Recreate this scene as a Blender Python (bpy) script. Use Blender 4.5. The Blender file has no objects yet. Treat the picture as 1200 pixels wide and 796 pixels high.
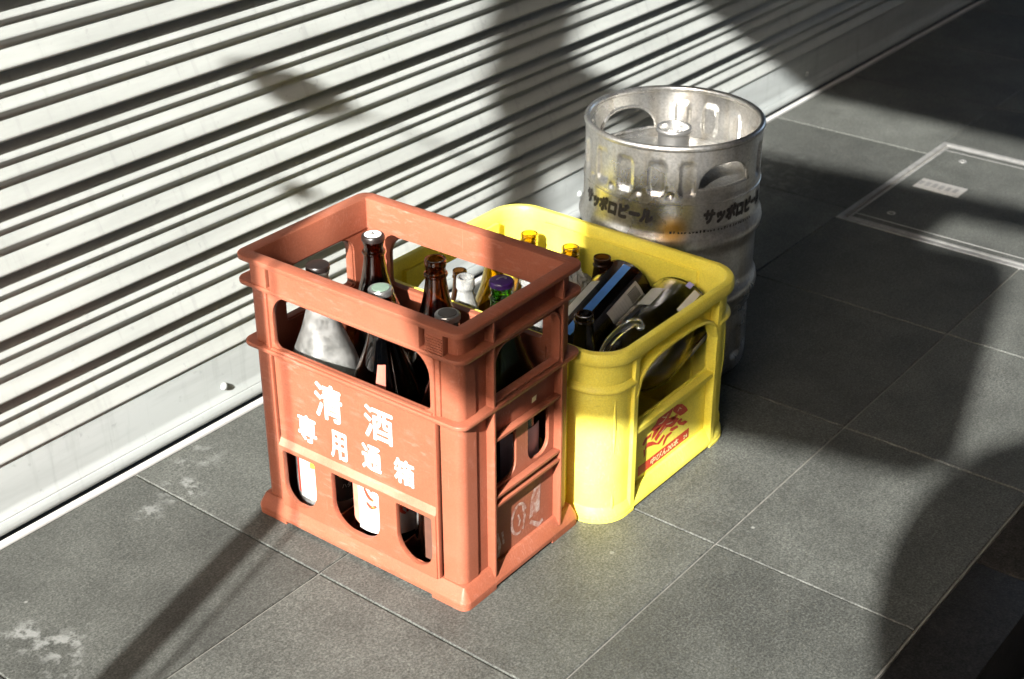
import bpy, bmesh, math, random
from mathutils import Vector, Matrix, noise

random.seed(7)
sc = bpy.context.scene
col = sc.collection
R = math.radians

# ------------------------------------------------------------------ camera
cam_d = bpy.data.cameras.new('camera')
cam = bpy.data.objects.new('camera', cam_d)
col.objects.link(cam)
sc.camera = cam
F_PX, YAW, PITCH, ROLL = 1734.28, 0.902806, 0.502656, -0.0018217
cam_d.sensor_width = 36.0
cam_d.lens = F_PX / 1200 * 36.0
cam_d.clip_start = 0.02
cam_d.clip_end = 500
fwd = Vector((math.sin(YAW) * math.cos(PITCH), math.cos(YAW) * math.cos(PITCH), -math.sin(PITCH)))
rgt = Vector((math.cos(YAW), -math.sin(YAW), 0))
up = rgt.cross(fwd)
r2 = math.cos(ROLL) * rgt + math.sin(ROLL) * up
u2 = -math.sin(ROLL) * rgt + math.cos(ROLL) * up
m = Matrix((r2, u2, -fwd)).transposed().to_4x4()
m.translation = Vector((0, -1.63524, 1.28214))
cam.matrix_world = m
cam_d.dof.use_dof = True
cam_d.dof.focus_distance = 2.05
cam_d.dof.aperture_fstop = 7.0

# ------------------------------------------------------------------ light
SUN_AZ, SUN_EL = R(15.5), R(31.26)          # direction the light travels (from +x), height of the sun
w = bpy.data.worlds.new('World')
sc.world = w
w.use_nodes = True
nt = w.node_tree
bg = nt.nodes['Background']
sky = nt.nodes.new('ShaderNodeTexSky')
sky.sky_type = 'NISHITA'
sky.sun_disc = False
sky.air_density = 0.8
sky.dust_density = 4.0
sky.ozone_density = 0.4
sky.sun_elevation = SUN_EL
sky.sun_rotation = math.atan2(-math.cos(SUN_AZ), -math.sin(SUN_AZ))
nt.links.new(sky.outputs[0], bg.inputs[0])
bg.inputs[1].default_value = 0.15
sd = bpy.data.lights.new('sun', 'SUN')
sd.energy = 5.0
sd.angle = R(0.53)
sd.color = (1.0, 0.975, 0.93)
sun = bpy.data.objects.new('sun', sd)
col.objects.link(sun)
sdir = Vector((math.cos(SUN_EL) * math.cos(SUN_AZ), math.cos(SUN_EL) * math.sin(SUN_AZ), -math.sin(SUN_EL)))
sun.rotation_euler = sdir.to_track_quat('-Z', 'Y').to_euler()
sun.location = (-3, -2, 4)
vs = sc.view_settings
vs.view_transform = 'Standard'
vs.look = 'None'
vs.gamma = 1
vs.use_curve_mapping = False
vs.exposure = 1.85
sc.cycles.use_denoising = True
sc.cycles.max_bounces = 10
sc.cycles.transmission_bounces = 10
sc.cycles.transparent_max_bounces = 12
sc.cycles.caustics_reflective = False
sc.cycles.caustics_refractive = False
sc.cycles.sample_clamp_indirect = 6

# ------------------------------------------------------------------ helpers
def tag(o, label=None, cat=None, group=None, kind=None):
    if label: o['label'] = label
    if cat: o['category'] = cat
    if group: o['group'] = group
    if kind: o['kind'] = kind
    return o

def empty(name, loc=(0, 0, 0), rz=0, label=None, cat=None, group=None):
    o = bpy.data.objects.new(name, None)
    col.objects.link(o)
    o.location = loc
    o.rotation_euler = (0, 0, rz)
    o.empty_display_size = 0.05
    return tag(o, label, cat, group)

def finish(me, smooth=None):
    if smooth is not None:
        me.polygons.foreach_set('use_smooth', [True] * len(me.polygons))
        me.set_sharp_from_angle(angle=R(smooth))
    me.update()
    return me

def obj(name, me, mat, parent=None):
    o = bpy.data.objects.new(name, me)
    col.objects.link(o)
    if mat is not None:
        if len(me.materials) == 0: me.materials.append(mat)
        elif me.materials[0] is not mat:            # shared mesh, other material: keep it on the object
            o.material_slots[0].link = 'OBJECT'
            o.material_slots[0].material = mat
    if parent is not None: o.parent = parent
    return o

def from_bm(bm, smooth=None):
    bmesh.ops.recalc_face_normals(bm, faces=bm.faces[:])
    me = bpy.data.meshes.new('mesh')
    bm.to_mesh(me)
    bm.free()
    return finish(me, smooth)

def box_into(bm, x0, x1, y0, y1, z0, z1, bev=0.0):
    v = [bm.verts.new(p) for p in ((x0,y0,z0),(x1,y0,z0),(x1,y1,z0),(x0,y1,z0),(x0,y0,z1),(x1,y0,z1),(x1,y1,z1),(x0,y1,z1))]
    fs = [bm.faces.new([v[i] for i in q]) for q in ((3,2,1,0),(4,5,6,7),(0,1,5,4),(1,2,6,5),(2,3,7,6),(3,0,4,7))]
    if bev > 0:
        es = list({e for f in fs for e in f.edges})
        bmesh.ops.bevel(bm, geom=es, offset=bev, segments=2, affect='EDGES', profile=0.5)

def box(x0, x1, y0, y1, z0, z1, bev=0.0):
    bm = bmesh.new()
    box_into(bm, x0, x1, y0, y1, z0, z1, bev)
    return from_bm(bm, 40 if bev else None)

def join(meshes):
    bm = bmesh.new()
    for me in meshes:
        bm.from_mesh(me)
        bpy.data.meshes.remove(me)
    me = bpy.data.meshes.new('mesh')
    bm.to_mesh(me)
    bm.free()
    return finish(me, 38)

def rr(x0, y0, x1, y1, r, n=7):
    """rounded rectangle, r = radius or (bl, br, tr, tl)"""
    if not isinstance(r, tuple): r = (r,) * 4
    out = []
    for (cx, cy, a0, k) in ((x0, y0, 180, 0), (x1, y0, 270, 1), (x1, y1, 0, 2), (x0, y1, 90, 3)):
        q = r[k]
        sx = 1 if cx == x0 else -1
        sy = 1 if cy == y0 else -1
        if q < 1e-5:
            out.append((cx, cy)); continue
        for i in range(n + 1):
            a = R(a0 + 90 * i / n)
            out.append((cx + sx * q + q * math.cos(a), cy + sy * q + q * math.sin(a)))
    return out

def curve_mesh(loops, half, bev=0.0):
    c = bpy.data.curves.new('c', 'CURVE')
    c.dimensions = '2D'
    c.fill_mode = 'BOTH'
    c.extrude = max(half - bev, 0.0)
    c.bevel_depth = bev
    c.bevel_resolution = 1
    c.offset = -bev
    for lp in loops:
        s = c.splines.new('POLY')
        s.points.add(len(lp) - 1)
        for p, q in zip(s.points, lp): p.co = (q[0], q[1], 0, 1)
        s.use_cyclic_u = True
    o = bpy.data.objects.new('c', c)
    col.objects.link(o)
    dg = bpy.context.evaluated_depsgraph_get()
    me = bpy.data.meshes.new_from_object(o.evaluated_get(dg))
    bpy.data.objects.remove(o)
    bpy.data.curves.remove(c)
    me.materials.clear()
    return me

def frame(n, centre, inset_half):
    """matrix for a vertical wall with outward normal n: local x = along, local y = up, local z = outward"""
    n = Vector(n); z = Vector((0, 0, 1)); u = z.cross(n)
    M = Matrix((u, z, n)).transposed().to_4x4()
    M.translation = Vector(centre) + n * inset_half
    return M

def plate(loops, half, bev, M):
    me = curve_mesh(loops, half, bev)
    me.transform(M)
    return finish(me, 38)

def rr_path(hx, hy, r, o, n=8):
    rad = max(r - o, 0.0015)
    cx, cy = hx - o - rad, hy - o - rad
    out = []
    for (sx, sy, a0) in ((1, -1, 270), (1, 1, 0), (-1, 1, 90), (-1, -1, 180)):
        for i in range(n + 1):
            a = R(a0 + 90 * i / n)
            out.append((sx * cx + rad * math.cos(a), sy * cy + rad * math.sin(a)))
    return out

def sweep_rr(prof, hx, hy, r, n=8, smooth=40):
    """closed profile of (inset, z) swept round a rounded rectangle"""
    loops = [[(p[0], p[1], z) for p in rr_path(hx, hy, r, o, n)] for o, z in prof]
    bm = bmesh.new()
    V = [[bm.verts.new(p) for p in lp] for lp in loops]
    m_ = len(V); k = len(V[0])
    for i in range(m_):
        for j in range(k):
            bm.faces.new((V[i][j], V[i][(j + 1) % k], V[(i + 1) % m_][(j + 1) % k], V[(i + 1) % m_][j]))
    return from_bm(bm, smooth)

def corner_path(hx, hy, r, o, sx, sy, lx, ly, n=10):
    """open path round one corner: from the x-running side (length lx from the corner) to the y-running side"""
    rad = max(r - o, 0.0015)
    cx, cy = hx - o - rad, hy - o - rad
    pts = [(hx - lx, hy - o)]
    for i in range(n + 1):
        a = R(90 - 90 * i / n)
        pts.append((cx + rad * math.cos(a), cy + rad * math.sin(a)))
    pts.append((hx - o, hy - ly))
    return [(sx * x, sy * y) for x, y in pts]

def sweep_corner(prof, hx, hy, r, sx, sy, lx, ly, n=10, smooth=40):
    bm = bmesh.new()
    V = [[bm.verts.new((x, y, z)) for x, y in corner_path(hx, hy, r, o, sx, sy, lx, ly, n)] for o, z in prof]
    m_ = len(V); k = len(V[0])
    for i in range(m_):
        for j in range(k - 1):
            bm.faces.new((V[i][j], V[i][j + 1], V[(i + 1) % m_][j + 1], V[(i + 1) % m_][j]))
    bm.faces.new([V[i][0] for i in range(m_)])
    bm.faces.new([V[i][-1] for i in reversed(range(m_))])
    return from_bm(bm, smooth)

def lathe(prof, n=40, closed=False, smooth=40):
    bm = bmesh.new()
    rings = []
    for r, z in prof:
        if r < 1e-6: rings.append([bm.verts.new((0, 0, z))])
        else: rings.append([bm.verts.new((r * math.cos(2 * math.pi * i / n), r * math.sin(2 * math.pi * i / n), z)) for i in range(n)])
    idx = list(range(len(rings)))
    pairs = list(zip(idx[:-1], idx[1:])) + ([(idx[-1], 0)] if closed else [])
    for a, b in pairs:
        A, B = rings[a], rings[b]
        if len(A) == 1 and len(B) == 1: continue
        for i in range(n):
            j = (i + 1) % n
            if len(A) == 1: bm.faces.new((A[0], B[i], B[j]))
            elif len(B) == 1: bm.faces.new((A[i], A[j], B[0]))
            else: bm.faces.new((A[i], A[j], B[j], B[i]))
    return from_bm(bm, smooth)

def tube(pts, rad, n=10, cap=True, smooth=50):
    bm = bmesh.new()
    P = [Vector(p) for p in pts]
    rads = rad if isinstance(rad, (list, tuple)) else [rad] * len(P)
    rings = []
    prev = None
    for i, p in enumerate(P):
        t = (P[min(i + 1, len(P) - 1)] - P[max(i - 1, 0)]).normalized()
        ref = prev if prev is not None else (Vector((0, 0, 1)) if abs(t.z) < .9 else Vector((1, 0, 0)))
        a = (ref - t * ref.dot(t)).normalized()
        prev = a
        b = t.cross(a)
        rings.append([bm.verts.new(p + (a * math.cos(2 * math.pi * k / n) + b * math.sin(2 * math.pi * k / n)) * rads[i]) for k in range(n)])
    for A, B in zip(rings[:-1], rings[1:]):
        for k in range(n):
            bm.faces.new((A[k], A[(k + 1) % n], B[(k + 1) % n], B[k]))
    if cap:
        bm.faces.new(list(reversed(rings[0])))
        bm.faces.new(rings[-1])
    return from_bm(bm, smooth)

def spline(pts, n=6):
    out = []
    P = [Vector(p) for p in pts]
    for i in range(len(P) - 1):
        p0 = P[max(i - 1, 0)]; p1 = P[i]; p2 = P[i + 1]; p3 = P[min(i + 2, len(P) - 1)]
        for k in range(n):
            t = k / n
            out.append(0.5 * ((2 * p1) + (-p0 + p2) * t + (2 * p0 - 5 * p1 + 4 * p2 - p3) * t * t + (-p0 + 3 * p1 - 3 * p2 + p3) * t ** 3))
    out.append(P[-1])
    return out

def text_mesh(s, x0, y0, x1, y1, bold=0.0, shear=0.0):
    c = bpy.data.curves.new('t', 'FONT')
    c.body = s
    c.size = 1.0
    c.resolution_u = 3
    c.fill_mode = 'FRONT'
    c.shear = shear
    o = bpy.data.objects.new('t', c)
    col.objects.link(o)
    dg = bpy.context.evaluated_depsgraph_get()
    me = bpy.data.meshes.new_from_object(o.evaluated_get(dg))
    bpy.data.objects.remove(o)
    bpy.data.curves.remove(c)
    me.materials.clear()
    xs = [v.co.x for v in me.vertices]; ys = [v.co.y for v in me.vertices]
    if not xs: return me
    if bold > 0:
        bm = bmesh.new()
        for k, (dx, dy) in enumerate(((0, 0), (1, 0), (-1, 0), (0, 1), (0, -1), (.7, .7), (-.7, .7), (.7, -.7), (-.7, -.7))):
            n0 = len(bm.verts)
            bm.from_mesh(me)
            bm.verts.ensure_lookup_table()
            for v in bm.verts[n0:]: v.co += Vector((dx * bold, dy * bold, k * .00004))
        bm.to_mesh(me); bm.free()
        xs = [v.co.x for v in me.vertices]; ys = [v.co.y for v in me.vertices]
    a, b, e, f = min(xs), max(xs), min(ys), max(ys)
    for v in me.vertices:
        v.co.x = x0 + (v.co.x - a) / (b - a) * (x1 - x0)
        v.co.y = y0 + (v.co.y - e) / (f - e) * (y1 - y0)
    return me

def refine(me, maxlen):
    bm = bmesh.new()
    bm.from_mesh(me)
    bmesh.ops.triangulate(bm, faces=bm.faces[:])
    for _ in range(4):
        es = [e for e in bm.edges if e.calc_length() > maxlen]
        if not es: break
        bmesh.ops.subdivide_edges(bm, edges=es, cuts=1)
        bmesh.ops.triangulate(bm, faces=[f for f in bm.faces if len(f.verts) > 3])
    bm.to_mesh(me)
    bm.free()
    return me

def wrap(me, rad, ang0, sign=1):
    """flat (x = arc length, y = height) onto a cylinder about z"""
    for v in me.vertices:
        a = ang0 + sign * v.co.x / rad
        q = rad + v.co.z
        v.co = Vector((q * math.cos(a), q * math.sin(a), v.co.y))
    me.update()
    return me

def cyl_patch(rad, a0, a1, z0, z1, n=None, tilt=0.0, thick=0.0004):
    n = n or max(3, int(abs(a1 - a0) / 6))
    bm = bmesh.new()
    rows = []
    for rr_ in (rad, rad + thick):
        for z in (z0, z1):
            rows.append([bm.verts.new((rr_ * math.cos(R(a0 + (a1 - a0) * i / n) + (tilt * (z - z0) / rad)), rr_ * math.sin(R(a0 + (a1 - a0) * i / n) + (tilt * (z - z0) / rad)), z)) for i in range(n + 1)])
    A, B, C_, D = rows
    for i in range(n):
        bm.faces.new((A[i], B[i], B[i + 1], A[i + 1]))
        bm.faces.new((C_[i], C_[i + 1], D[i + 1], D[i]))
        bm.faces.new((A[i], A[i + 1], C_[i + 1], C_[i]))
        bm.faces.new((B[i], D[i], D[i + 1], B[i + 1]))
    bm.faces.new((A[0], C_[0], D[0], B[0]))
    bm.faces.new((A[n], B[n], D[n], C_[n]))
    return from_bm(bm, 40)

# ------------------------------------------------------------------ materials
def new_mat(name):
    mt = bpy.data.materials.new(name)
    mt.use_nodes = True
    n = mt.node_tree.nodes
    return mt, n, mt.node_tree.links, n['Principled BSDF']

def nd(n, t, **kw):
    x = n.new(t)
    for k, v in kw.items():
        if k in x.bl_rna.properties.keys(): setattr(x, k, v)
        else: x.inputs[k].default_value = v
    return x

def ramp(n, l, src, stops):
    r = n.new('ShaderNodeValToRGB')
    while len(r.color_ramp.elements) < len(stops): r.color_ramp.elements.new(0.5)
    for e, (p, c) in zip(r.color_ramp.elements, stops):
        e.position = p
        e.color = (*c, 1) if isinstance(c, tuple) else (c, c, c, 1)
    l.new(src, r.inputs[0])
    return r

def coords(n, kind='Object'):
    return n.new('ShaderNodeTexCoord').outputs[kind]

def mix(n, l, fac, a, b, blend='MIX'):
    x = n.new('ShaderNodeMix')
    x.data_type = 'RGBA'
    x.blend_type = blend
    for sock, val in ((x.inputs[0], fac), (x.inputs[6], a), (x.inputs[7], b)):
        if hasattr(val, 'node'): l.new(val, sock)
        elif isinstance(val, tuple): sock.default_value = (*val, 1)
        else: sock.default_value = val
    return x.outputs[2]

def plastic(name, base, worn, rough=0.42, dirt=(0.2, 0.16, 0.12)):
    mt, n, l, b = new_mat(name)
    co = coords(n)
    big = nd(n, 'ShaderNodeTexNoise', Scale=9.0, Detail=6.0, Roughness=0.6)
    l.new(co, big.inputs['Vector'])
    fine = nd(n, 'ShaderNodeTexNoise', Scale=420.0, Detail=3.0)
    l.new(co, fine.inputs['Vector'])
    mp = nd(n, 'ShaderNodeMapping')
    mp.inputs['Scale'].default_value = (60, 420, 22)
    mp.inputs['Rotation'].default_value = (0.5, 0.2, 0.6)
    l.new(co, mp.inputs[0])
    scr = nd(n, 'ShaderNodeTexNoise', Scale=1.0, Detail=2.0)
    l.new(mp.outputs[0], scr.inputs['Vector'])
    c1 = ramp(n, l, big.outputs[0], [(0.35, base), (0.75, worn)])
    s1 = ramp(n, l, scr.outputs[0], [(0.70, 0.0), (0.80, 0.45)])
    c2 = mix(n, l, s1.outputs[0], c1.outputs[0], tuple(min(1, x * 1.4 + .06) for x in worn))
    mp2 = nd(n, 'ShaderNodeMapping')
    mp2.inputs['Scale'].default_value = (420, 40, 130)
    mp2.inputs['Rotation'].default_value = (1.1, 0.7, 0.1)
    l.new(co, mp2.inputs[0])
    scr2 = nd(n, 'ShaderNodeTexNoise', Scale=1.0, Detail=3.0, Roughness=0.6)
    l.new(mp2.outputs[0], scr2.inputs['Vector'])
    patch = nd(n, 'ShaderNodeTexNoise', Scale=16.0, Detail=3.0)
    l.new(co, patch.inputs['Vector'])
    pr = ramp(n, l, patch.outputs[0], [(0.44, 0.0), (0.74, 1.0)])
    sr = ramp(n, l, scr2.outputs[0], [(0.52, 0.0), (0.74, 0.5)])
    sm = mix(n, l, 1.0, pr.outputs[0], sr.outputs[0], 'MULTIPLY')
    c2 = mix(n, l, sm, c2, tuple(min(1, x * 1.15 + .13) for x in worn))
    mp3 = nd(n, 'ShaderNodeMapping')
    mp3.inputs['Scale'].default_value = (40, 70, 260)
    mp3.inputs['Rotation'].default_value = (0.15, 0.3, 0.9)
    l.new(co, mp3.inputs[0])
    rub = nd(n, 'ShaderNodeTexNoise', Scale=1.0, Detail=4.0, Roughness=0.6)
    l.new(mp3.outputs[0], rub.inputs['Vector'])
    patch2 = nd(n, 'ShaderNodeTexNoise', Scale=13.0, Detail=3.0)
    mp4 = nd(n, 'ShaderNodeMapping')
    mp4.inputs['Location'].default_value = (3.1, 7.7, 1.3)
    l.new(co, mp4.inputs[0]); l.new(mp4.outputs[0], patch2.inputs['Vector'])
    p2 = ramp(n, l, patch2.outputs[0], [(0.54, 0.0), (0.70, 1.0)])
    r2_ = ramp(n, l, rub.outputs[0], [(0.56, 0.0), (0.76, 0.4)])
    rm = mix(n, l, 1.0, p2.outputs[0], r2_.outputs[0], 'MULTIPLY')
    c2 = mix(n, l, rm, c2, tuple(base[i] * .35 + .02 for i in range(3)))
    d1 = ramp(n, l, big.outputs[0], [(0.30, 0.45), (0.44, 0.0)])
    c3 = mix(n, l, d1.outputs[0], c2, tuple(base[i] * .72 + dirt[i] * .18 for i in range(3)))
    f1 = ramp(n, l, fine.outputs[0], [(0.3, 0.9), (0.7, 1.06)])
    c4 = mix(n, l, 1.0, c3, f1.outputs[0], 'MULTIPLY')
    l.new(c4, b.inputs['Base Color'])
    rgh = ramp(n, l, big.outputs[0], [(0.3, rough + .12), (0.7, rough - .05)])
    l.new(rgh.outputs[0], b.inputs['Roughness'])
    bp = nd(n, 'ShaderNodeBump', Strength=0.12, Distance=0.001)
    l.new(fine.outputs[0], bp.inputs['Height'])
    l.new(bp.outputs[0], b.inputs['Normal'])
    b.inputs['Specular IOR Level'].default_value = 0.25
    return mt

def simple(name, c, rough=0.5, metal=0.0, var=0.12, scale=40.0, bump=0.0):
    mt, n, l, b = new_mat(name)
    co = coords(n)
    t = nd(n, 'ShaderNodeTexNoise', Scale=scale, Detail=4.0)
    l.new(co, t.inputs['Vector'])
    r = ramp(n, l, t.outputs[0], [(0.3, tuple(x * (1 - var) for x in c)), (0.7, tuple(min(1, x * (1 + var)) for x in c))])
    l.new(r.outputs[0], b.inputs['Base Color'])
    b.inputs['Roughness'].default_value = rough
    b.inputs['Metallic'].default_value = metal
    if bump:
        bp = nd(n, 'ShaderNodeBump', Strength=bump, Distance=0.002)
        l.new(t.outputs[0], bp.inputs['Height'])
        l.new(bp.outputs[0], b.inputs['Normal'])
    return mt

def glass(name, c, rough=0.03, ior=1.5, frost=False):
    mt, n, l, b = new_mat(name)
    b.inputs['Transmission Weight'].default_value = 1.0
    b.inputs['IOR'].default_value = ior
    co = coords(n)
    t = nd(n, 'ShaderNodeTexNoise', Scale=30.0 if not frost else 55.0, Detail=5.0)
    l.new(co, t.inputs['Vector'])
    r = ramp(n, l, t.outputs[0], [(0.35, tuple(x * .85 for x in c)), (0.65, c)])
    l.new(r.outputs[0], b.inputs['Base Color'])
    rg = ramp(n, l, t.outputs[0], [(0.45, rough), (0.75, rough + (.25 if frost else .08))])
    l.new(rg.outputs[0], b.inputs['Roughness'])
    return mt

M_ORANGE = plastic('orange plastic', (0.255, 0.074, 0.039), (0.29, 0.100, 0.060))
M_SCUFF = plastic('scuffed orange plastic', (0.32, 0.115, 0.07), (0.38, 0.19, 0.135))
M_YELLOW = plastic('yellow plastic', (0.86, 0.73, 0.085), (0.90, 0.80, 0.14), 0.38, (0.3, 0.24, 0.05))
def worn_print(name, c, under, lo, hi):
    mt, n, l, b = new_mat(name)
    co = coords(n)
    mp = nd(n, 'ShaderNodeMapping')
    mp.inputs['Scale'].default_value = (90, 90, 260)
    l.new(co, mp.inputs[0])
    t = nd(n, 'ShaderNodeTexNoise', Scale=1.0, Detail=5.0, Roughness=0.65)
    l.new(mp.outputs[0], t.inputs['Vector'])
    r = ramp(n, l, t.outputs[0], [(lo, under), (hi, c)])
    l.new(r.outputs[0], b.inputs['Base Color'])
    b.inputs['Roughness'].default_value = 0.5
    return mt
M_PRINT = worn_print('worn white print', (0.66, 0.66, 0.65), (0.42, 0.22, 0.16), 0.30, 0.42)
M_RED = worn_print('red print', (0.54, 0.045, 0.022), (0.66, 0.40, 0.08), 0.30, 0.38)
M_CREAM = simple('cream print', (0.85, 0.72, 0.40), 0.5, 0, 0.06, 90)
M_BLACKINK = simple('black paint', (0.018, 0.016, 0.016), 0.55, 0, 0.3, 150)
M_BROWNGLASS = glass('brown glass', (0.30, 0.12, 0.028))
M_DARKGLASS = glass('dark glass', (0.17, 0.075, 0.032))
M_LYING = glass('dark amber glass', (0.30, 0.13, 0.05), 0.05)
M_GREENGLASS = glass('green glass', (0.20, 0.48, 0.10))
M_OLIVEGLASS = glass('olive glass', (0.62, 0.44, 0.07))
M_CLEARGLASS = glass('clear glass', (0.93, 0.95, 0.93))
M_JUG = glass('pale amber glass', (0.98, 0.97, 0.92), 0.03, 1.22)
M_CAPBLACK = simple('black cap', (0.012, 0.008, 0.007), 0.35, 0, 0.2, 60)
M_CAPSILVER = simple('silver cap', (0.46, 0.46, 0.445), 0.28, 0.9, 0.1, 60)
M_CAPGREEN = simple('pale green cap', (0.20, 0.29, 0.225), 0.3, 0.35, 0.1, 90)
M_CAPPURPLE = simple('purple cap', (0.040, 0.012, 0.115), 0.32, 0.0, 0.15, 90)
M_PAPER = simple('label paper', (0.56, 0.555, 0.53), 0.7, 0, 0.06, 60)
M_GREYLABEL = simple('grey label', (0.50, 0.50, 0.47), 0.6, 0, 0.12, 60)
M_BLUE = simple('blue label', (0.09, 0.27, 0.72), 0.45, 0, 0.12, 60)
M_BLACKLABEL = simple('black label', (0.02, 0.016, 0.014), 0.5, 0, 0.2, 60)
M_LILAC = simple('lilac label', (0.55, 0.46, 0.52), 0.6, 0, 0.1, 60)
M_PINK = simple('pink label', (0.33, 0.08, 0.05), 0.6, 0, 0.08, 60)
M_LIME = simple('lime print', (0.46, 0.58, 0.04), 0.6, 0, 0.2, 90)
M_TEAL = simple('teal print', (0.30, 0.55, 0.50), 0.6, 0, 0.2, 90)
M_STEELPOLE = simple('painted steel pole', (0.36, 0.37, 0.36), 0.45, 0.3, 0.1, 20)
M_SHADOW_BOARD = simple('shadow board panel', (0.55, 0.54, 0.50), 0.5, 0, 0.1, 6)
M_WALL = simple('rendered wall', (0.42, 0.40, 0.37), 0.85, 0, 0.1, 9, 0.2)
M_GAP = simple('rubber seal', (0.02, 0.02, 0.02), 0.8, 0, 0.2, 60)

def frosted():
    mt, n, l, b = new_mat('frosted glass')
    co = coords(n)
    t = nd(n, 'ShaderNodeTexNoise', Scale=60.0, Detail=6.0, Roughness=0.65)
    l.new(co, t.inputs['Vector'])
    r = ramp(n, l, t.outputs[0], [(0.3, (0.60, 0.61, 0.58)), (0.7, (0.78, 0.785, 0.76))])
    l.new(r.outputs[0], b.inputs['Base Color'])
    tw = ramp(n, l, t.outputs[0], [(0.35, 0.90), (0.65, 0.74)])
    l.new(tw.outputs[0], b.inputs['Transmission Weight'])
    b.inputs['Roughness'].default_value = 0.40
    b.inputs['IOR'].default_value = 1.4
    return mt
M_FROST = frosted()

def bag_mat():
    mt, n, l, b = new_mat('clear plastic film')
    b.inputs['Base Color'].default_value = (0.9, 0.9, 0.88, 1)
    b.inputs['Roughness'].default_value = 0.18
    b.inputs['Transmission Weight'].default_value = 0.62
    b.inputs['IOR'].default_value = 1.2
    co = coords(n)
    t = nd(n, 'ShaderNodeTexNoise', Scale=45.0, Detail=5.0)
    l.new(co, t.inputs['Vector'])
    bp = nd(n, 'ShaderNodeBump', Strength=0.6, Distance=0.006)
    l.new(t.outputs[0], bp.inputs['Height'])
    l.new(bp.outputs[0], b.inputs['Normal'])
    return mt
M_BAG = bag_mat()
def hazy():
    mt, n, l, b = new_mat('hazy clear glass')
    co = coords(n)
    t = nd(n, 'ShaderNodeTexNoise', Scale=40.0, Detail=5.0)
    l.new(co, t.inputs['Vector'])
    tw = ramp(n, l, t.outputs[0], [(0.35, 0.9), (0.65, 0.7)])
    l.new(tw.outputs[0], b.inputs['Transmission Weight'])
    b.inputs['Base Color'].default_value = (.86, .88, .86, 1)
    b.inputs['Roughness'].default_value = .14
    b.inputs['IOR'].default_value = 1.4
    return mt
M_CLEARPLASTIC = hazy()

def steel():
    mt, n, l, b = new_mat('worn keg steel')
    co = coords(n)
    big = nd(n, 'ShaderNodeTexNoise', Scale=11.0, Detail=7.0, Roughness=0.62)
    l.new(co, big.inputs['Vector'])
    fine = nd(n, 'ShaderNodeTexNoise', Scale=240.0, Detail=5.0)
    l.new(co, fine.inputs['Vector'])
    mp = nd(n, 'ShaderNodeMapping')
    mp.inputs['Scale'].default_value = (45, 45, 5)
    l.new(co, mp.inputs[0])
    streak = nd(n, 'ShaderNodeTexNoise', Scale=1.0, Detail=5.0)
    l.new(mp.outputs[0], streak.inputs['Vector'])
    c1 = ramp(n, l, big.outputs[0], [(0.3, (0.42, 0.40, 0.37)), (0.55, (0.57, 0.57, 0.555)), (0.75, (0.64, 0.64, 0.63))])
    s = ramp(n, l, streak.outputs[0], [(0.46, 0.0), (0.68, 0.5)])
    c2 = mix(n, l, s.outputs[0], c1.outputs[0], (0.40, 0.35, 0.27))
    f = ramp(n, l, fine.outputs[0], [(0.35, 0.8), (0.6, 1.05)])
    c3 = mix(n, l, 1.0, c2, f.outputs[0], 'MULTIPLY')
    # a rust-yellow stain under the lettering
    sp = nd(n, 'ShaderNodeVectorMath', operation='DISTANCE')
    l.new(co, sp.inputs[0])
    sp.inputs[1].default_value = (-0.128, -0.085, 0.295)
    st = ramp(n, l, sp.outputs['Value'], [(0.012, 0.85), (0.032, 0.0)])
    c4 = mix(n, l, st.outputs[0], c3, (0.62, 0.33, 0.04))
    l.new(c4, b.inputs['Base Color'])
    b.inputs['Metallic'].default_value = 0.93
    rg = ramp(n, l, big.outputs[0], [(0.3, 0.42), (0.7, 0.22)])
    l.new(rg.outputs[0], b.inputs['Roughness'])
    bp = nd(n, 'ShaderNodeBump', Strength=0.25, Distance=0.001)
    l.new(fine.outputs[0], bp.inputs['Height'])
    l.new(bp.outputs[0], b.inputs['Normal'])
    return mt
M_STEEL = steel()

def shutter_mat(name, c, rough):
    mt, n, l, b = new_mat(name)
    co = n.new('ShaderNodeNewGeometry').outputs['Position']
    mp = nd(n, 'ShaderNodeMapping')
    mp.inputs['Scale'].default_value = (2.0, 14, 14)
    l.new(co, mp.inputs[0])
    t = nd(n, 'ShaderNodeTexNoise', Scale=2.0, Detail=7.0, Roughness=0.62)
    l.new(mp.outputs[0], t.inputs['Vector'])
    r = ramp(n, l, t.outputs[0], [(0.3, tuple(x * .80 for x in c)), (0.6, c)])
    mpv = nd(n, 'ShaderNodeMapping')
    mpv.inputs['Scale'].default_value = (55, 4, 6)
    l.new(co, mpv.inputs[0])
    dr = nd(n, 'ShaderNodeTexNoise', Scale=1.0, Detail=4.0, Roughness=0.55)
    l.new(mpv.outputs[0], dr.inputs['Vector'])
    drr = ramp(n, l, dr.outputs[0], [(0.56, 1.0), (0.78, 0.80)])
    r = type('o', (), {'outputs': [mix(n, l, 1.0, r.outputs[0], drr.outputs[0], 'MULTIPLY')]})
    sp = nd(n, 'ShaderNodeTexNoise', Scale=70.0, Detail=3.0)
    l.new(co, sp.inputs['Vector'])
    d = ramp(n, l, sp.outputs[0], [(0.66, 0.0), (0.74, 0.5)])
    c2 = mix(n, l, d.outputs[0], r.outputs[0], tuple(x * .62 for x in c))
    l.new(c2, b.inputs['Base Color'])
    b.inputs['Roughness'].default_value = rough
    b.inputs['Specular IOR Level'].default_value = 0.45
    return mt
M_SLAT = shutter_mat('white painted slat', (0.365, 0.385, 0.368), 0.38)
M_BAR = shutter_mat('grey painted bottom bar', (0.40, 0.43, 0.425), 0.40)
M_SILL = shutter_mat('brushed sill', (0.50, 0.50, 0.485), 0.42)

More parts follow.
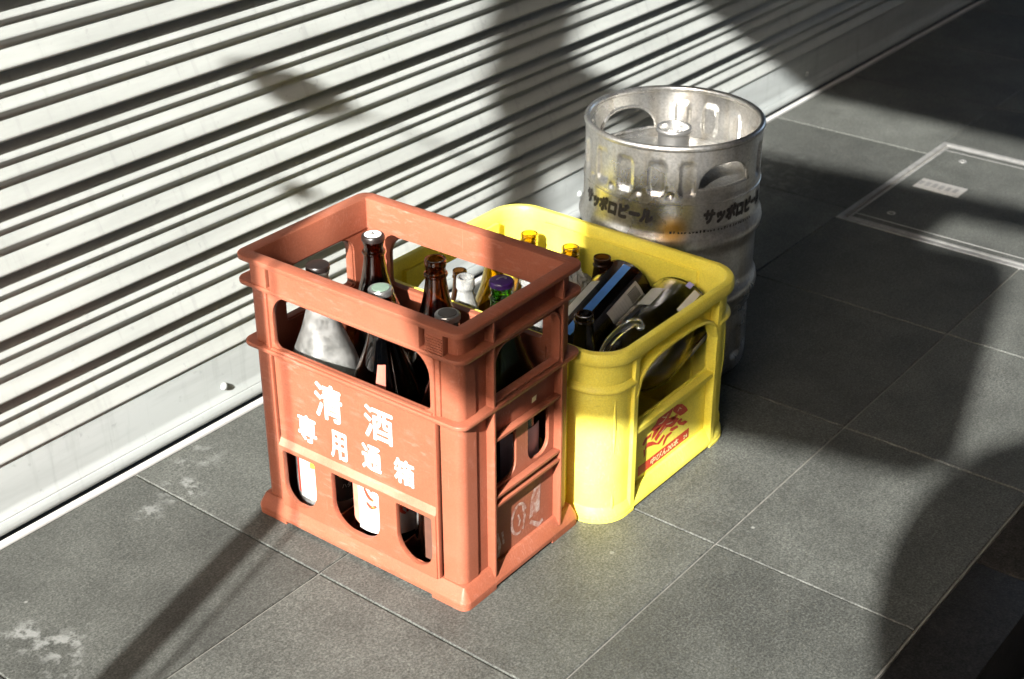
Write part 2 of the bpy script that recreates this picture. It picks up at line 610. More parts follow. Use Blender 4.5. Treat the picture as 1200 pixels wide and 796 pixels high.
def tile_mat(name, c, speck=0.55, stains=False, joint_dirt=False):
    mt, n, l, b = new_mat(name)
    co = n.new('ShaderNodeNewGeometry').outputs['Position']
    fine = nd(n, 'ShaderNodeTexNoise', Scale=300.0, Detail=3.0, Roughness=0.7)
    l.new(co, fine.inputs['Vector'])
    vor = nd(n, 'ShaderNodeTexNoise', Scale=120.0, Detail=3.0, Roughness=0.6)
    l.new(co, vor.inputs['Vector'])
    big = nd(n, 'ShaderNodeTexNoise', Scale=3.3, Detail=7.0, Roughness=0.6)
    l.new(co, big.inputs['Vector'])
    oi = n.new('ShaderNodeObjectInfo')
    base = ramp(n, l, fine.outputs[0], [(0.32, tuple(x * (1 - speck) for x in c)), (0.5, c), (0.70, tuple(x * (1 + speck * 1.5) for x in c))])
    g = ramp(n, l, vor.outputs[0], [(0.3, 0.78), (0.7, 1.22)])
    c1 = mix(n, l, 1.0, base.outputs[0], g.outputs[0], 'MULTIPLY')
    bg_ = ramp(n, l, big.outputs[0], [(0.3, 0.80), (0.7, 1.2)])
    c2 = mix(n, l, 1.0, c1, bg_.outputs[0], 'MULTIPLY')
    rnd = ramp(n, l, oi.outputs['Random'], [(0.0, 0.78), (1.0, 1.18)])
    c3 = mix(n, l, 1.0, c2, rnd.outputs[0], 'MULTIPLY')
    mid = nd(n, 'ShaderNodeTexNoise', Scale=11.0, Detail=6.0, Roughness=0.62)
    l.new(co, mid.inputs['Vector'])
    md = ramp(n, l, mid.outputs[0], [(0.34, 0.80), (0.62, 1.08)])
    c3 = mix(n, l, 1.0, c3, md.outputs[0], 'MULTIPLY')
    if stains:
        # scattered small pale specks of paint and lime
        spn = nd(n, 'ShaderNodeTexVoronoi', Scale=13.0)
        l.new(co, spn.inputs['Vector'])
        spr = ramp(n, l, spn.outputs['Distance'], [(0.035, 0.8), (0.06, 0.0)])
        thr = ramp(n, l, big.outputs[0], [(0.52, 0.0), (0.58, 1.0)])
        spm = mix(n, l, 1.0, spr.outputs[0], thr.outputs[0], 'MULTIPLY')
        c3 = mix(n, l, spm, c3, tuple(min(.5, x * 2.6 + .08) for x in c))
        # blotchy pale marks at fixed places
        blot = nd(n, 'ShaderNodeTexNoise', Scale=38.0, Detail=4.0, Roughness=0.6)
        l.new(co, blot.inputs['Vector'])
        br = ramp(n, l, blot.outputs[0], [(0.50, 0.0), (0.60, 1.0)])
        for (x, y, rad, s) in ((0.795, -0.19, 0.05, .5), (0.815, -0.245, 0.04, .5), (0.853, -0.236, 0.018, .7), (0.785, -0.29, 0.04, .35), (1.08, -0.095, 0.03, .4), (1.15, -0.09, 0.045, .55), (1.22, -.03, .06, .3), (2.75, -0.12, .25, .2)):
            dm = nd(n, 'ShaderNodeVectorMath', operation='DISTANCE')
            l.new(co, dm.inputs[0])
            dm.inputs[1].default_value = (x, y, 0)
            dr = ramp(n, l, dm.outputs['Value'], [(rad * .4, s), (rad, 0.0)])
            mm = mix(n, l, 1.0, dr.outputs[0], br.outputs[0], 'MULTIPLY')
            c3 = mix(n, l, mm, c3, (0.26, 0.27, 0.26))
    l.new(c3, b.inputs['Base Color'])
    rg = ramp(n, l, big.outputs[0], [(0.3, 0.62), (0.7, 0.5)])
    l.new(rg.outputs[0], b.inputs['Roughness'])
    bp = nd(n, 'ShaderNodeBump', Strength=0.35, Distance=0.0012)
    l.new(fine.outputs[0], bp.inputs['Height'])
    l.new(bp.outputs[0], b.inputs['Normal'])
    b.inputs['Specular IOR Level'].default_value = 0.35
    return mt
M_TILE = tile_mat('grey granite tile', (0.061, 0.064, 0.058), 0.55, True)
M_KERB = tile_mat('dark kerb stone', (0.024, 0.023, 0.022), 0.35)
M_KERB.node_tree.nodes['Principled BSDF'].inputs['Specular IOR Level'].default_value = 0.06
M_ROAD = tile_mat('asphalt', (0.045, 0.044, 0.043), 0.5)
M_GROUT = simple('pale grout', (0.15, 0.145, 0.13), 0.9, 0, 0.25, 60, 0.3)
M_FRAME = simple('cover frame metal', (0.28, 0.28, 0.27), 0.42, 0.45, 0.18, 50)
M_TAGPLATE = simple('cover name plate', (0.36, 0.35, 0.33), 0.4, 0.2, 0.12, 120)

# ------------------------------------------------------------------ the setting
road = obj('road', box(-40, 60, -60, 40, -0.40, -0.16), M_ROAD)
tag(road, kind='structure')

pave = obj('pavement', box(-3.0, 9.0, -1.1065, 0.12, -0.17, -0.0035), M_GROUT)
tag(pave, kind='structure')
TX0, TY0, TS, GAP = 1.1321, -0.3969, 0.4, 0.0015
CV = (2.676, 3.226, -0.945, -0.397)      # access cover outer frame
tile_meshes = {}
def tile(x0, x1, y0, y1):
    if x1 - x0 < 0.01 or y1 - y0 < 0.01: return
    key = (round(x1 - x0, 4), round(y1 - y0, 4))
    if key not in tile_meshes:
        hx, hy = key[0] / 2 - GAP, key[1] / 2 - GAP
        bm = bmesh.new()
        c = 0.0012
        t = [bm.verts.new(p) for p in ((-hx+c,-hy+c,0),(hx-c,-hy+c,0),(hx-c,hy-c,0),(-hx+c,hy-c,0))]
        b_ = [bm.verts.new(p) for p in ((-hx,-hy,-c),(hx,-hy,-c),(hx,hy,-c),(-hx,hy,-c))]
        d = [bm.verts.new(p) for p in ((-hx,-hy,-.012),(hx,-hy,-.012),(hx,hy,-.012),(-hx,hy,-.012))]
        bm.faces.new(t)
        for A, B in ((t, b_), (b_, d)):
            for i in range(4): bm.faces.new((A[i], B[i], B[(i + 1) % 4], A[(i + 1) % 4]))
        tile_meshes[key] = from_bm(bm)
    o = obj('tile', tile_meshes[key], M_TILE, pave)
    o.location = ((x0 + x1) / 2, (y0 + y1) / 2, random.uniform(-0.0006, 0.0004))
    return o
rows = [(-1.105, TY0 - TS), (TY0 - TS, TY0), (TY0, 0.0)]
for k in range(-10, 19):
    xa, xb = TX0 + k * TS, TX0 + (k + 1) * TS
    for (ya, yb) in rows:
        # cut round the access cover
        if ya < CV[3] - .001 and yb > CV[2] and xb > CV[0] and xa < CV[1]:
            if xa < CV[0]: tile(xa, CV[0], ya, yb)
            if xb > CV[1]: tile(CV[1], xb, ya, yb)
            if ya < CV[2]: tile(max(xa, CV[0]), min(xb, CV[1]), ya, CV[2])
        else:
            tile(xa, xb, ya, yb)
# kerb: dark edging stones along the pavement edge
for k in range(-4, 12):
    xa = 0.93 + k * 0.8 - 0.8
    o = obj('kerb_stone', box(xa + .0015, xa + .7985, -1.205, -1.1075, -0.16, -0.004, 0.003), M_KERB, pave)

# access cover
cover = empty('access_cover', ((CV[0] + CV[1]) / 2, (CV[2] + CV[3]) / 2, 0), 0, 'square tiled access cover with pale metal frame set in the pavement', 'access cover')
hx, hy = (CV[1] - CV[0]) / 2, (CV[3] - CV[2]) / 2
obj('frame', sweep_rr([(0, -.01), (0, .0008), (.012, .0012), (.012, -.01)], hx, hy, .002, 1), M_FRAME, cover)
obj('seal', sweep_rr([(.0125, -.01), (.0125, -.0060), (.0185, -.0060), (.0185, -.01)], hx, hy, .002, 1), M_GAP, cover)
obj('inner_frame', sweep_rr([(.0190, -.01), (.0190, .0006), (.0240, .0008), (.0240, -.01)], hx, hy, .002, 1), M_FRAME, cover)
bm = bmesh.new()
box_into(bm, -hx + .048, hx - .048, -hy + .0245, hy - .0245, -.012, 0.0)
inset = obj('inset_tile', from_bm(bm), M_TILE, cover)
for sx in (-1, 1):
    obj('inset_strip', box(min(sx * (hx - .045), sx * (hx - .0245)), max(sx * (hx - .045), sx * (hx - .0245)), -hy + .0245, hy - .0245, -.012, -.0003), M_TILE, cover)
    obj('inset_edge', box(min(sx * (hx - .0475), sx * (hx - .0455)), max(sx * (hx - .0475), sx * (hx - .0455)), -hy + .0245, hy - .0245, -.012, .0006), M_FRAME, cover)
for sx in (-1, 1):
    for yy in (-.19, .19):
        h_ = obj('lifting_hole', lathe([(0, -.0015), (.0055, -.0015), (.0060, .0010), (.0085, .0012), (.0092, .0002)], 20), M_FRAME, cover)
        h_.location = (sx * (hx - .090), yy, .0002)
pl = obj('name_plate', box(2.932 - cover.location.x, 2.988 - cover.location.x, -.557 - cover.location.y, -.453 - cover.location.y, -.004, .0012, .0005), M_TAGPLATE, cover)
bm = bmesh.new()
for i in range(6):
    y = -.545 + i * .016 - cover.location.y
    box_into(bm, 2.948 - cover.location.x, 2.972 - cover.location.x, y, y + .010, .0012, .0018)
obj('raised_mark', from_bm(bm), M_FRAME, pl)

# ------------------------------------------------------------------ shutter
shutter = empty('roller_shutter', (0, 0, 0), 0, 'white ribbed roller shutter behind the crates, closed down to the pavement', 'shutter')
PITCH_S = 0.0917
X0S, X1S = -2.6, 8.6
YB = 0.034                                 # back plane of the ribs; outward is -y
# (distance below the joint, depth outwards)
prof = [(0.0000, 0.0010), (0.0040, 0.0010), (0.0060, 0.0038), (0.0165, 0.0066), (0.0180, 0.0075), (0.0245, 0.0110), (0.0257, 0.0116), (0.0268, 0.0118), (0.0279, 0.0115), (0.0290, 0.0106), (0.0305, 0.0090), (0.0330, 0.0072), (0.0355, 0.0066),
        (0.0370, 0.0071), (0.0480, 0.0134), (0.0500, 0.0141), (0.0513, 0.0143), (0.0526, 0.0140), (0.0542, 0.0128), (0.0562, 0.0110), (0.0590, 0.0088), (0.0620, 0.0076), (0.0640, 0.0077),
        (0.0655, 0.0084), (0.0835, 0.0162), (0.0858, 0.0172), (0.0875, 0.0175), (0.0890, 0.0172), (0.0904, 0.0160), (0.0914, 0.0140), (0.0905, 0.0020)]
def ribbon(prof, y0, sgn_z=-1, x0=X0S, x1=X1S, smooth=50, nx=90, seed=0, wave=1.0):
    bm = bmesh.new()
    cols_ = []
    for i in range(nx + 1):
        x = x0 + (x1 - x0) * i / nx
        wy = noise.noise(Vector((x * 1.9, seed * 7.3, 0))) * .0007 + noise.noise(Vector((x * 6.0, seed * 3.1, 5))) * .0003
        wz = noise.noise(Vector((x * 1.2, seed * 5.7, 9))) * .0006
        cols_.append([bm.verts.new((x, y0 - d + wy * wave, sgn_z * s + wz * wave)) for s, d in prof])
    for A, B in zip(cols_[:-1], cols_[1:]):
        for i in range(len(prof) - 1):
            bm.faces.new((A[i], B[i], B[i + 1], A[i + 1]))
    me = bpy.data.meshes.new('mesh')
    bm.normal_update()
    bm.to_mesh(me)
    bm.free()
    return finish(me, smooth)
slat_mes = [ribbon(prof, YB, seed=q) for q in range(6)]
for k in range(30):
    o = obj('slat', slat_mes[(k * 5 + k // 6) % 6], M_SLAT, shutter)
    o.location = (0, 0, 0.1160 + PITCH_S * (k + 1))
# bottom bar: flat plate, groove, rounded foot
barp = [(0.0, -.004), (0.0, .0110), (0.001, .0138), (0.004, .0145), (0.070, .0145), (0.076, .0150), (0.082, .0175), (0.0855, .0185), (0.0862, .0172), (0.0868, .0172), (0.0875, .0190),
        (0.094, .0210), (0.100, .0215), (0.106, .0200), (0.1105, .0160), (0.1125, .0095), (0.113, -.006)]
bar = obj('bottom_bar', ribbon(barp, YB), M_BAR, shutter)
bar.location = (0, 0, 0.1165)
for bx, bz in ((1.339, .055), (2.325, .062), (0.35, .058), (3.31, .060), (4.30, .060)):
    b_ = obj('bolt', lathe([(0, .0062), (.0032, .0058), (.0056, .0040), (.0064, .0015), (.0064, -.002)], 14), M_BAR, shutter)
    b_.rotation_euler = (R(90), 0, 0)
    b_.location = (bx, YB - .0145, bz)
sill = obj('threshold_rail', box(X0S, X1S, 0.0010, 0.0122, -0.003, 0.004, 0.0012), M_SILL)
tag(sill, 'thin pale metal threshold strip on the ground under the shutter', 'threshold')
sill2 = obj('floor_groove', box(X0S, X1S, 0.0130, 0.06, -0.003, -0.001), M_GAP)
tag(sill2, kind='structure')
house = obj('building_wall', box(X0S - 1, X1S + 1, 0.06, 0.5, 2.86, 12), M_WALL)
tag(house, 'plain rendered wall of the building above the shutter', 'wall')

# ------------------------------------------------------------------ orange crate
OC = (1.3205, -0.4155, 0)
OH = (0.1335, 0.1990)
orange = empty('bottle_crate', OC, R(0.9), 'faded orange plastic crate with white lettering, holding six tall bottles', 'crate')
hx, hy = OH
RO = 0.013
NRM = {'front': (-1, 0, 0), 'back': (1, 0, 0), 'right': (0, -1, 0), 'left': (0, 1, 0)}
def wall_frame(side, inset, half):
    n = NRM[side]
    d = hx if n[0] else hy
    return frame(n, (n[0] * (d - inset), n[1] * (d - inset), 0), -half)

# rim, flanges, skirt
rim_p = [(.0003, .4172), (0, .4180), (0, .4228), (.0008, .4238), (.0020, .4242), (.0195, .4242), (.0210, .4236), (.0218, .4220), (.0222, .378), (.0165, .378), (.0165, .4172)]
rim = obj('rim', sweep_rr(rim_p, hx, hy, RO + .006, 8, 30), M_ORANGE, orange)
obj('flange', sweep_rr([(0, .3815), (.0008, .3800), (.016, .3790), (.016, .3865), (.0008, .3862), (0, .3850)], hx, hy, RO + .004, 8), M_ORANGE, orange)
obj('flange', sweep_rr([(.001, .2855), (.0018, .2840), (.016, .2830), (.016, .2905), (.0018, .2902), (.001, .2890)], hx, hy, RO + .004, 8), M_ORANGE, orange)
obj('skirt', sweep_rr([(.0005, .0055), (0, .0065), (0, .0120), (.0012, .0150), (.0095, .0310), (.0105, .0320), (.0190, .0325), (.0190, .0060)], hx, hy, RO, 6, 18), M_ORANGE, orange)
# feet
for sx in (-1, 1):
    for sy in (-1, 1):
        obj('foot', sweep_corner([(.0006, 0), (.0003, .0056), (.016, .0056), (.016, 0)], hx, hy, RO, sx, sy, .068, .060, 8), M_ORANGE, orange)
# corner posts: rounded column with grooves at both ends
for sx in (-1, 1):
    for sy in (-1, 1):
        lx = .044 if sx * sy > 0 else .030
        me = sweep_corner([(.0128, .018), (.0128, .4168), (.0190, .4168), (.0190, .018)], hx, hy, RO + .013, sx, sy, lx, .047, 12)
        obj('corner_post', me, M_ORANGE, orange)
# long walls (front and back)
for side in ('front', 'back'):
    # band under the rim, flush with the flange
    bands = [plate([rr(-.131, .3855, .131, .4168, .001)], .0065, .0006, wall_frame(side, .0012, .0065))]
    obj('band', join(bands), M_ORANGE, orange)
    for s in (-1, 1):
        a, b = sorted((s * .1395, s * .1685))
        ms = [plate([rr(a, .3855, b, .4168, .001)], .0055, .0006, wall_frame(side, .0030, .0055))]
        if s == 1:
            for i in range(6):
                z = .3878 + i * .0038
                ms.append(plate([rr(a + .001, z, b - .001, z + .0022, .0006, 2)], .0012, .0003, wall_frame(side, .0016, .0012)))
        obj('grip_block', join(ms), M_ORANGE, orange)
    # upper window frame
    fr = [plate([rr(-.156, .286, .156, .381, .001), list(reversed(rr(-.1395, .2925, .1395, .3765, (.010, .010, .036, .036), 9)))], .0035, .0008, wall_frame(side, .0095, .0035))]
    obj('window_frame', join(fr), M_ORANGE, orange)
    # window return (depth of the opening)
    # lettered panel
    p = obj('panel', plate([rr(-.1445, .136, .1445, .2885, .001)], .0030, .0006, wall_frame(side, .0105, .0030)), M_ORANGE, orange)
    # groove ribs each side of the panel
    for s in (-1, 1):
        obj('rib', plate([rr(s * .1475 - .0018, .032, s * .1475 + .0018, .380, .0008, 2)], .0045, .0006, wall_frame(side, .0062, .0045)), M_ORANGE, orange)
    # lower wall with three openings
    holes = [rr(-.1385, .041, -.0760, .1275, (.030, .036, .004, .003), 9), rr(-.0440, .041, .0440, .1275, (.036, .036, .004, .004), 9), rr(.0760, .041, .1385, .1275, (.036, .030, .003, .004), 9)]
    lw = plate([rr(-.1455, .0300, .1455, .1345, .001)] + [list(reversed(h)) for h in holes], .0042, .0009, wall_frame(side, .0046, .0042))
    obj('lower_wall', lw, M_ORANGE, orange)
    # sloping ledge between panel and lower wall
    n = NRM[side]
    bm = bmesh.new()
    for u in (-.1452, .1452):
        pass
    Mf = wall_frame(side, 0, 0)
    pr = [(.1335, -.0048), (.1450, -.0106), (.1450, -.0160), (.1325, -.0160)]
    A = [bm.verts.new(Mf @ Vector((-.1453, z, d))) for z, d in pr]
    B = [bm.verts.new(Mf @ Vector((.1453, z, d))) for z, d in pr]
    for i in range(4): bm.faces.new((A[i], A[(i + 1) % 4], B[(i + 1) % 4], B[i]))
    bm.faces.new(list(reversed(A))); bm.faces.new(B)
    obj('ledge', from_bm(bm), M_SCUFF, orange)
    # a small rounded ridge on the skirt and a lip on the panel top
    obj('panel_lip', plate([rr(-.1440, .2830, .1440, .2925, .002)], .0035, .0010, wall_frame(side, .0050, .0035)), M_ORANGE, orange)
# short walls (right and left)
for side in ('right', 'left'):
    s = 1 if side == 'right' else -1
    u0, u1 = (-.0640, .0865) if side == 'right' else (-.0865, .0640)
    holes = [rr(u0 + .004, .2935, u1 - .004, .3750, (.006, .006, .026, .026), 8)]
    mid = (u0 + u1) / 2
    holes += [rr(u0 + .004, .1525, mid - .0135, .2330, (.020, .020, .002, .002), 7), rr(mid + .0135, .1525, u1 - .014, .2330, (.020, .020, .002, .002), 7)]
    obj('side_wall', plate([rr(-.112, .022, .112, .3800, .001)] + [list(reversed(h)) for h in holes], .0028, .0007, wall_frame(side, .0150, .0028)), M_ORANGE, orange)
    for u in (u0, u1):
        obj('rib', plate([rr(u - .0020, .020, u + .0020, .4168, .0008, 2)], .0075, .0007, wall_frame(side, .0020, .0075)), M_ORANGE, orange)
    for z in (.2365, .1465, .1320):
        obj('cross_rib', plate([rr(u0 + .0015, z - .0022, u1 - .0015, z + .0022, .0008, 2)], .0055 if z != .1320 else .004, .0006, wall_frame(side, .0035, .0055 if z != .1320 else .004)), M_ORANGE, orange)
    # return round the windows
    h = rr(u0 + .003, .2925, u1 - .003, .3760, (.006, .006, .026, .026), 8)
    h2 = rr(u0 + .0060, .2955, u1 - .0060, .3730, (.004, .004, .0235, .0235), 8)
    obj('window_frame', plate([h, list(reversed(h2))], .0065, .0006, wall_frame(side, .0045, .0065)), M_ORANGE, orange)
# floor and bottle dividers inside
bm = bmesh.new()
box_into(bm, -hx + .017, hx - .017, -hy + .017, hy - .017, .0065, .0105)
obj('floor', from_bm(bm), M_ORANGE, orange)
for z0, z1 in ((.011, .034),):
    obj('divider', box(-.0012, .0012, -hy + .018, hy - .018, z0, z1), M_ORANGE, orange)
    for yy in (-.0585, .0585):
        obj('divider', box(-hx + .018, -.0015, yy - .0012, yy + .0012, z0, z1), M_ORANGE, orange)
        obj('divider', box(.0015, hx - .018, yy - .0012, yy + .0012, z0, z1), M_ORANGE, orange)
# lettering on the front panel: u = -(y - yc)
Mf = wall_frame('front', .0105, 0)
Mf.translation = Mf.translation + Vector((-.0005, 0, 0))
for ch, (ya, yb, za, zb), bold in (('清', (-.3455, -.3970, .2095, .2670), .020), ('酒', (-.4370, -.4880, .2115, .2630), .020),
        ('専', (-.3080, -.3440, .1570, .2010), .026), ('用', (-.3705, -.4010, .1520, .1975), .026), ('通', (-.4290, -.4640, .1580, .1990), .026), ('箱', (-.4870, -.5225, .1590, .1990), .026)):
    me = text_mesh(ch, -(ya - OC[1]), za, -(yb - OC[1]), zb, bold)
    me.transform(Mf)
    o = obj('lettering', me, M_PRINT, orange)
    o['label'] = 'white painted character on the orange front panel'

# faded white marks on the right panel
def flat_poly(polys, M, name, mat, parent):
    bm = bmesh.new()
    for pl_ in polys:
        vs_ = [bm.verts.new(M @ Vector((u, v, 0))) for u, v in pl_]
        bm.faces.new(vs_)
    bmesh.ops.triangulate(bm, faces=bm.faces[:])
    me = bpy.data.meshes.new('mesh'); bm.to_mesh(me); bm.free()
    return obj(name, me, mat, parent)
def faded():
    mt, n, l, b = new_mat('worn white print')
    co = coords(n)
    t = nd(n, 'ShaderNodeTexNoise', Scale=95.0, Detail=6.0, Roughness=0.7)
    l.new(co, t.inputs['Vector'])
    r = ramp(n, l, t.outputs[0], [(0.36, (0.26, 0.07, 0.035)), (0.66, (0.48, 0.40, 0.37))])
    l.new(r.outputs[0], b.inputs['Base Color'])
    b.inputs['Roughness'].default_value = 0.6
    return mt
M_FADED = faded()
def stroke(pts, wd):
    P = [Vector((*p, 0)) for p in pts]
    L_, R_ = [], []
    for i, p in enumerate(P):
        t = (P[min(i + 1, len(P) - 1)] - P[max(i - 1, 0)]).normalized()
        nn = Vector((-t.y, t.x, 0))
        k = wd * (0.55 + 0.45 * math.sin(math.pi * (i + .5) / len(P)))
        L_.append((p.x + nn.x * k, p.y + nn.y * k)); R_.append((p.x - nn.x * k, p.y - nn.y * k))
    return [[L_[i], L_[i + 1], R_[i + 1], R_[i]] for i in range(len(P) - 1)]
Mr = wall_frame('right', .0146, 0)
pts = [(.004 + .017 * math.cos(R(a)), .072 + .024 * math.sin(R(a))) for a in range(20, 300, 14)]
flat_poly(stroke(pts, .0028), Mr, 'faded_mark', M_FADED, orange)
flat_poly(stroke([(.012, .094), (.017, .070), (.013, .050)], .0026) + stroke([(.002, .080), (.006, .068), (.003, .060)], .002), Mr, 'faded_mark', M_FADED, orange)
flat_poly([[(.028, .058), (.052, .060), (.054, .106), (.038, .103), (.032, .090)]] + stroke([(.030, .052), (.050, .036), (.060, .040)], .004), Mr, 'faded_mark', M_FADED, orange)
flat_poly(stroke([(-.046, .075), (-.040, .052), (-.044, .034)], .0035) + stroke([(-.034, .072), (-.031, .050)], .0025), Mr, 'faded_mark', M_FADED, orange)
# small square sticker
flat_poly([[(.024, .2520), (.034, .2530), (.035, .2610), (.025, .2600)]], wall_frame('right', .0087, 0), 'sticker', M_CREAM, orange)

# ------------------------------------------------------------------ yellow crate
YC = (1.6365, -0.4325, 0)
hx, hy = 0.1835, 0.2290
YH = 0.285
RY = 0.058
yellow = empty('bottle_crate', YC, 0, 'yellow plastic crate with red printed emblem, loosely filled with empty bottles', 'crate')
rim_p = [(.0012, .2650), (0, .2680), (0, .2790), (.0025, .2835), (.0065, .2850), (.0120, .2842), (.0150, .2805), (.0155, .2640), (.0105, .2640)]
obj('rim', sweep_rr(rim_p, hx, hy, RY, 12), M_YELLOW, yellow)
obj('skirt', sweep_rr([(.004, .0050), (.0035, .0100), (.0045, .0150), (.0130, .0300), (.0200, .0310), (.0200, .0055)], hx, hy, RY, 12), M_YELLOW, yellow)
CLX, CLY = .0720, .0840
for sx in (-1, 1):
    for sy in (-1, 1):
        p = obj('corner_post', sweep_corner([(.0095, .012), (.0095, .2660), (.0150, .2660), (.0150, .012)], hx, hy, RY, sx, sy, CLX, CLY, 16), M_YELLOW, yellow)
        obj('corner_flange', sweep_corner([(.0030, .2190), (.0022, .2215), (.0030, .2245), (.0090, .2300), (.0120, .2300), (.0120, .2150), (.0090, .2150)], hx, hy, RY, sx, sy, CLX, CLY, 16), M_YELLOW, yellow)
        obj('foot', sweep_corner([(.0035, 0), (.0030, .0052), (.020, .0052), (.020, 0)], hx, hy, RY, sx, sy, CLX + .004, CLY + .004, 12), M_YELLOW, yellow)
        # slim vertical ridge on the corner
        cxr, cyr, rad = hx - RY, hy - RY, RY - .0095
        a = R(62)
        for (z0, z1) in ((.115, .205), (.014, .045)):
            pts = [(sx * (cxr + rad * math.cos(a)), sy * (cyr + rad * math.sin(a)), z0 + (z1 - z0) * t / 4) for t in range(5)]
            obj('ridge', tube(pts, [.0006, .0022, .0024, .0022, .0006], 8), M_YELLOW, yellow)
def ywf(side, inset, half):
    n = NRM[side]
    d = hx if n[0] else hy
    return frame(n, (n[0] * (d - inset), n[1] * (d - inset), 0), -half)
for side in ('right', 'left', 'front', 'back'):
    short = side in ('right', 'left')
    ue = (hx - CLX) if short else (hy - CLY)
    # arched window
    arch = []
    if short:
        a0, a1 = -ue + .0035, ue - .0035
        zb, zs, zt = .1390, .1960, .2440
        arch = [(a0, zb + .004), (a0 + .004, zb), (a1 - .004, zb), (a1, zb + .004), (a1, zs)]
        n_ = 24
        for i in range(1, n_):
            t = i / n_
            x = a1 + (a0 - a1) * t
            e = abs(2 * t - 1)
            arch.append((x, zs + (zt - zs) * (1 - e ** 3.2) ** (1 / 2.2)))
        arch.append((a0, zs))
    loops = [rr(-ue - .004, .0180, ue + .004, .2670, .001)]
    if short: loops.append(list(reversed(arch)))
    obj('side_wall', plate(loops, .0026, .0007, ywf(side, .0178 if short else .0150, .0026)), M_YELLOW, yellow)
    if short:
        # flange following the arch
        Mw = ywf(side, 0, 0)
        outer = arch[4:]
        bm = bmesh.new()
        rows_ = []
        for i, (u, v) in enumerate(outer):
            p0 = outer[max(i - 1, 0)]; p1 = outer[min(i + 1, len(outer) - 1)]
            t = Vector((p1[0] - p0[0], p1[1] - p0[1])).normalized()
            nn = Vector((t.y, -t.x))
            rows_.append([bm.verts.new(Mw @ Vector((u + nn.x * k, v + nn.y * k, d))) for k, d in ((-.0008, -.0185), (-.0008, -.0040), (.0004, -.0028), (.0032, -.0028), (.0044, -.0040), (.0044, -.0185))])
        for A, B in zip(rows_[:-1], rows_[1:]):
            for i in range(6): bm.faces.new((A[i], A[(i + 1) % 6], B[(i + 1) % 6], B[i]))
        obj('arch_flange', from_bm(bm, 40), M_YELLOW, yellow)
        obj('sill', plate([rr(-ue + .0012, .1290, ue - .0012, .1380, .002, 3)], .0065, .0012, ywf(side, .0052, .0065)), M_YELLOW, yellow)
    for s in (-1, 1):
        u = s * ue
        obj('rib', plate([rr(u - .0055, .0120, u + .0055, .2660, .001, 2)], .0070, .0010, ywf(side, .0036, .0070)), M_YELLOW, yellow)
obj('floor', box(-hx + .02, hx - .02, -hy + .02, hy - .02, .006, .010), M_YELLOW, yellow)
# red emblem and band on the right panel
EMB = [
    [(1.6596,0.1086),(1.6681,0.1091),(1.6800,0.1046),(1.6912,0.0944),(1.6963,0.0870),(1.6877,0.0860),(1.6774,0.0873),(1.6665,0.0962),(1.6581,0.1039)],
    [(1.6548,0.1145),(1.6512,0.1072),(1.6448,0.1004),(1.6339,0.0958),(1.6189,0.0923),(1.6046,0.0976),(1.6002,0.1016),(1.6109,0.1053),(1.6172,0.1120),(1.6268,0.1137),(1.6407,0.1150)],
    [(1.6423,0.0962),(1.6554,0.0925),(1.6692,0.0830),(1.6610,0.0788),(1.6525,0.0775),(1.6407,0.0834),(1.6295,0.0816),(1.6201,0.0772),(1.6148,0.0744),(1.6101,0.0804),(1.6180,0.0855),(1.6274,0.0899)],
    [(1.6668,0.0934),(1.6699,0.0900),(1.6572,0.0889),(1.6525,0.0930)],
    [(1.6710,0.0785),(1.6811,0.0791),(1.6843,0.0756),(1.6802,0.0730),(1.6922,0.0699),(1.6985,0.0650),(1.6883,0.0644),(1.6761,0.0710)],
    [(1.6527,0.0756),(1.6688,0.0722),(1.6721,0.0678),(1.6576,0.0685),(1.6501,0.0732)],
    [(1.6049,0.0939),(1.6202,0.0935),(1.6150,0.0888),(1.6056,0.0845),(1.5989,0.0824),(1.6012,0.0885)],
    [(1.5908,0.0811),(1.6021,0.0772),(1.6139,0.0685),(1.6287,0.0747),(1.6319,0.0704),(1.6184,0.0644),(1.6054,0.0701),(1.5899,0.0743),(1.5847,0.0716),(1.5857,0.0765)],
    [(1.5766,0.0883),(1.5817,0.0929),(1.5912,0.0935),(1.5966,0.0944),(1.5943,0.0893),(1.5861,0.0889),(1.5797,0.0831),(1.5755,0.0853)],
    [(1.5777,0.0733),(1.5818,0.0730),(1.5825,0.0636),(1.5801,0.0594)],
    [(1.6519,0.0686),(1.6551,0.0652),(1.6424,0.0633),(1.6359,0.0564),(1.6318,0.0558),(1.6340,0.0629),(1.6405,0.0688)]]
ED = (-.0065, .004)
Mr = ywf('right', .0174, 0)
flat_poly([[(x - YC[0] + ED[0], z + ED[1]) for x, z in pl_] for pl_ in [[(sum(q[0] for q in e)/len(e)+(x-sum(q[0] for q in e)/len(e))*1.16, sum(q[1] for q in e)/len(e)+(z-sum(q[1] for q in e)/len(e))*1.16) for x, z in e] for e in EMB]], Mr, 'printed_emblem', M_RED, yellow)
EX = YC[0] - ED[0]
flat_poly([[(1.5650 - EX, .0545), (1.7060 - EX, .0545), (1.7060 - EX, .0375), (1.5650 - EX, .0375)]], Mr, 'printed_band', M_RED, yellow)
Mr2 = ywf('right', .0171, 0)
me = text_mesh('中びん20本', 1.5980 - EX, .0405, 1.6760 - EX, .0520, .018, .15)
me.transform(Mr2)
obj('lettering', me, M_CREAM, yellow)
me = text_mesh('24', 1.6900 - EX, .0410, 1.7010 - EX, .0475, .012)
me.transform(Mr2)
obj('lettering', me, M_CREAM, yellow)
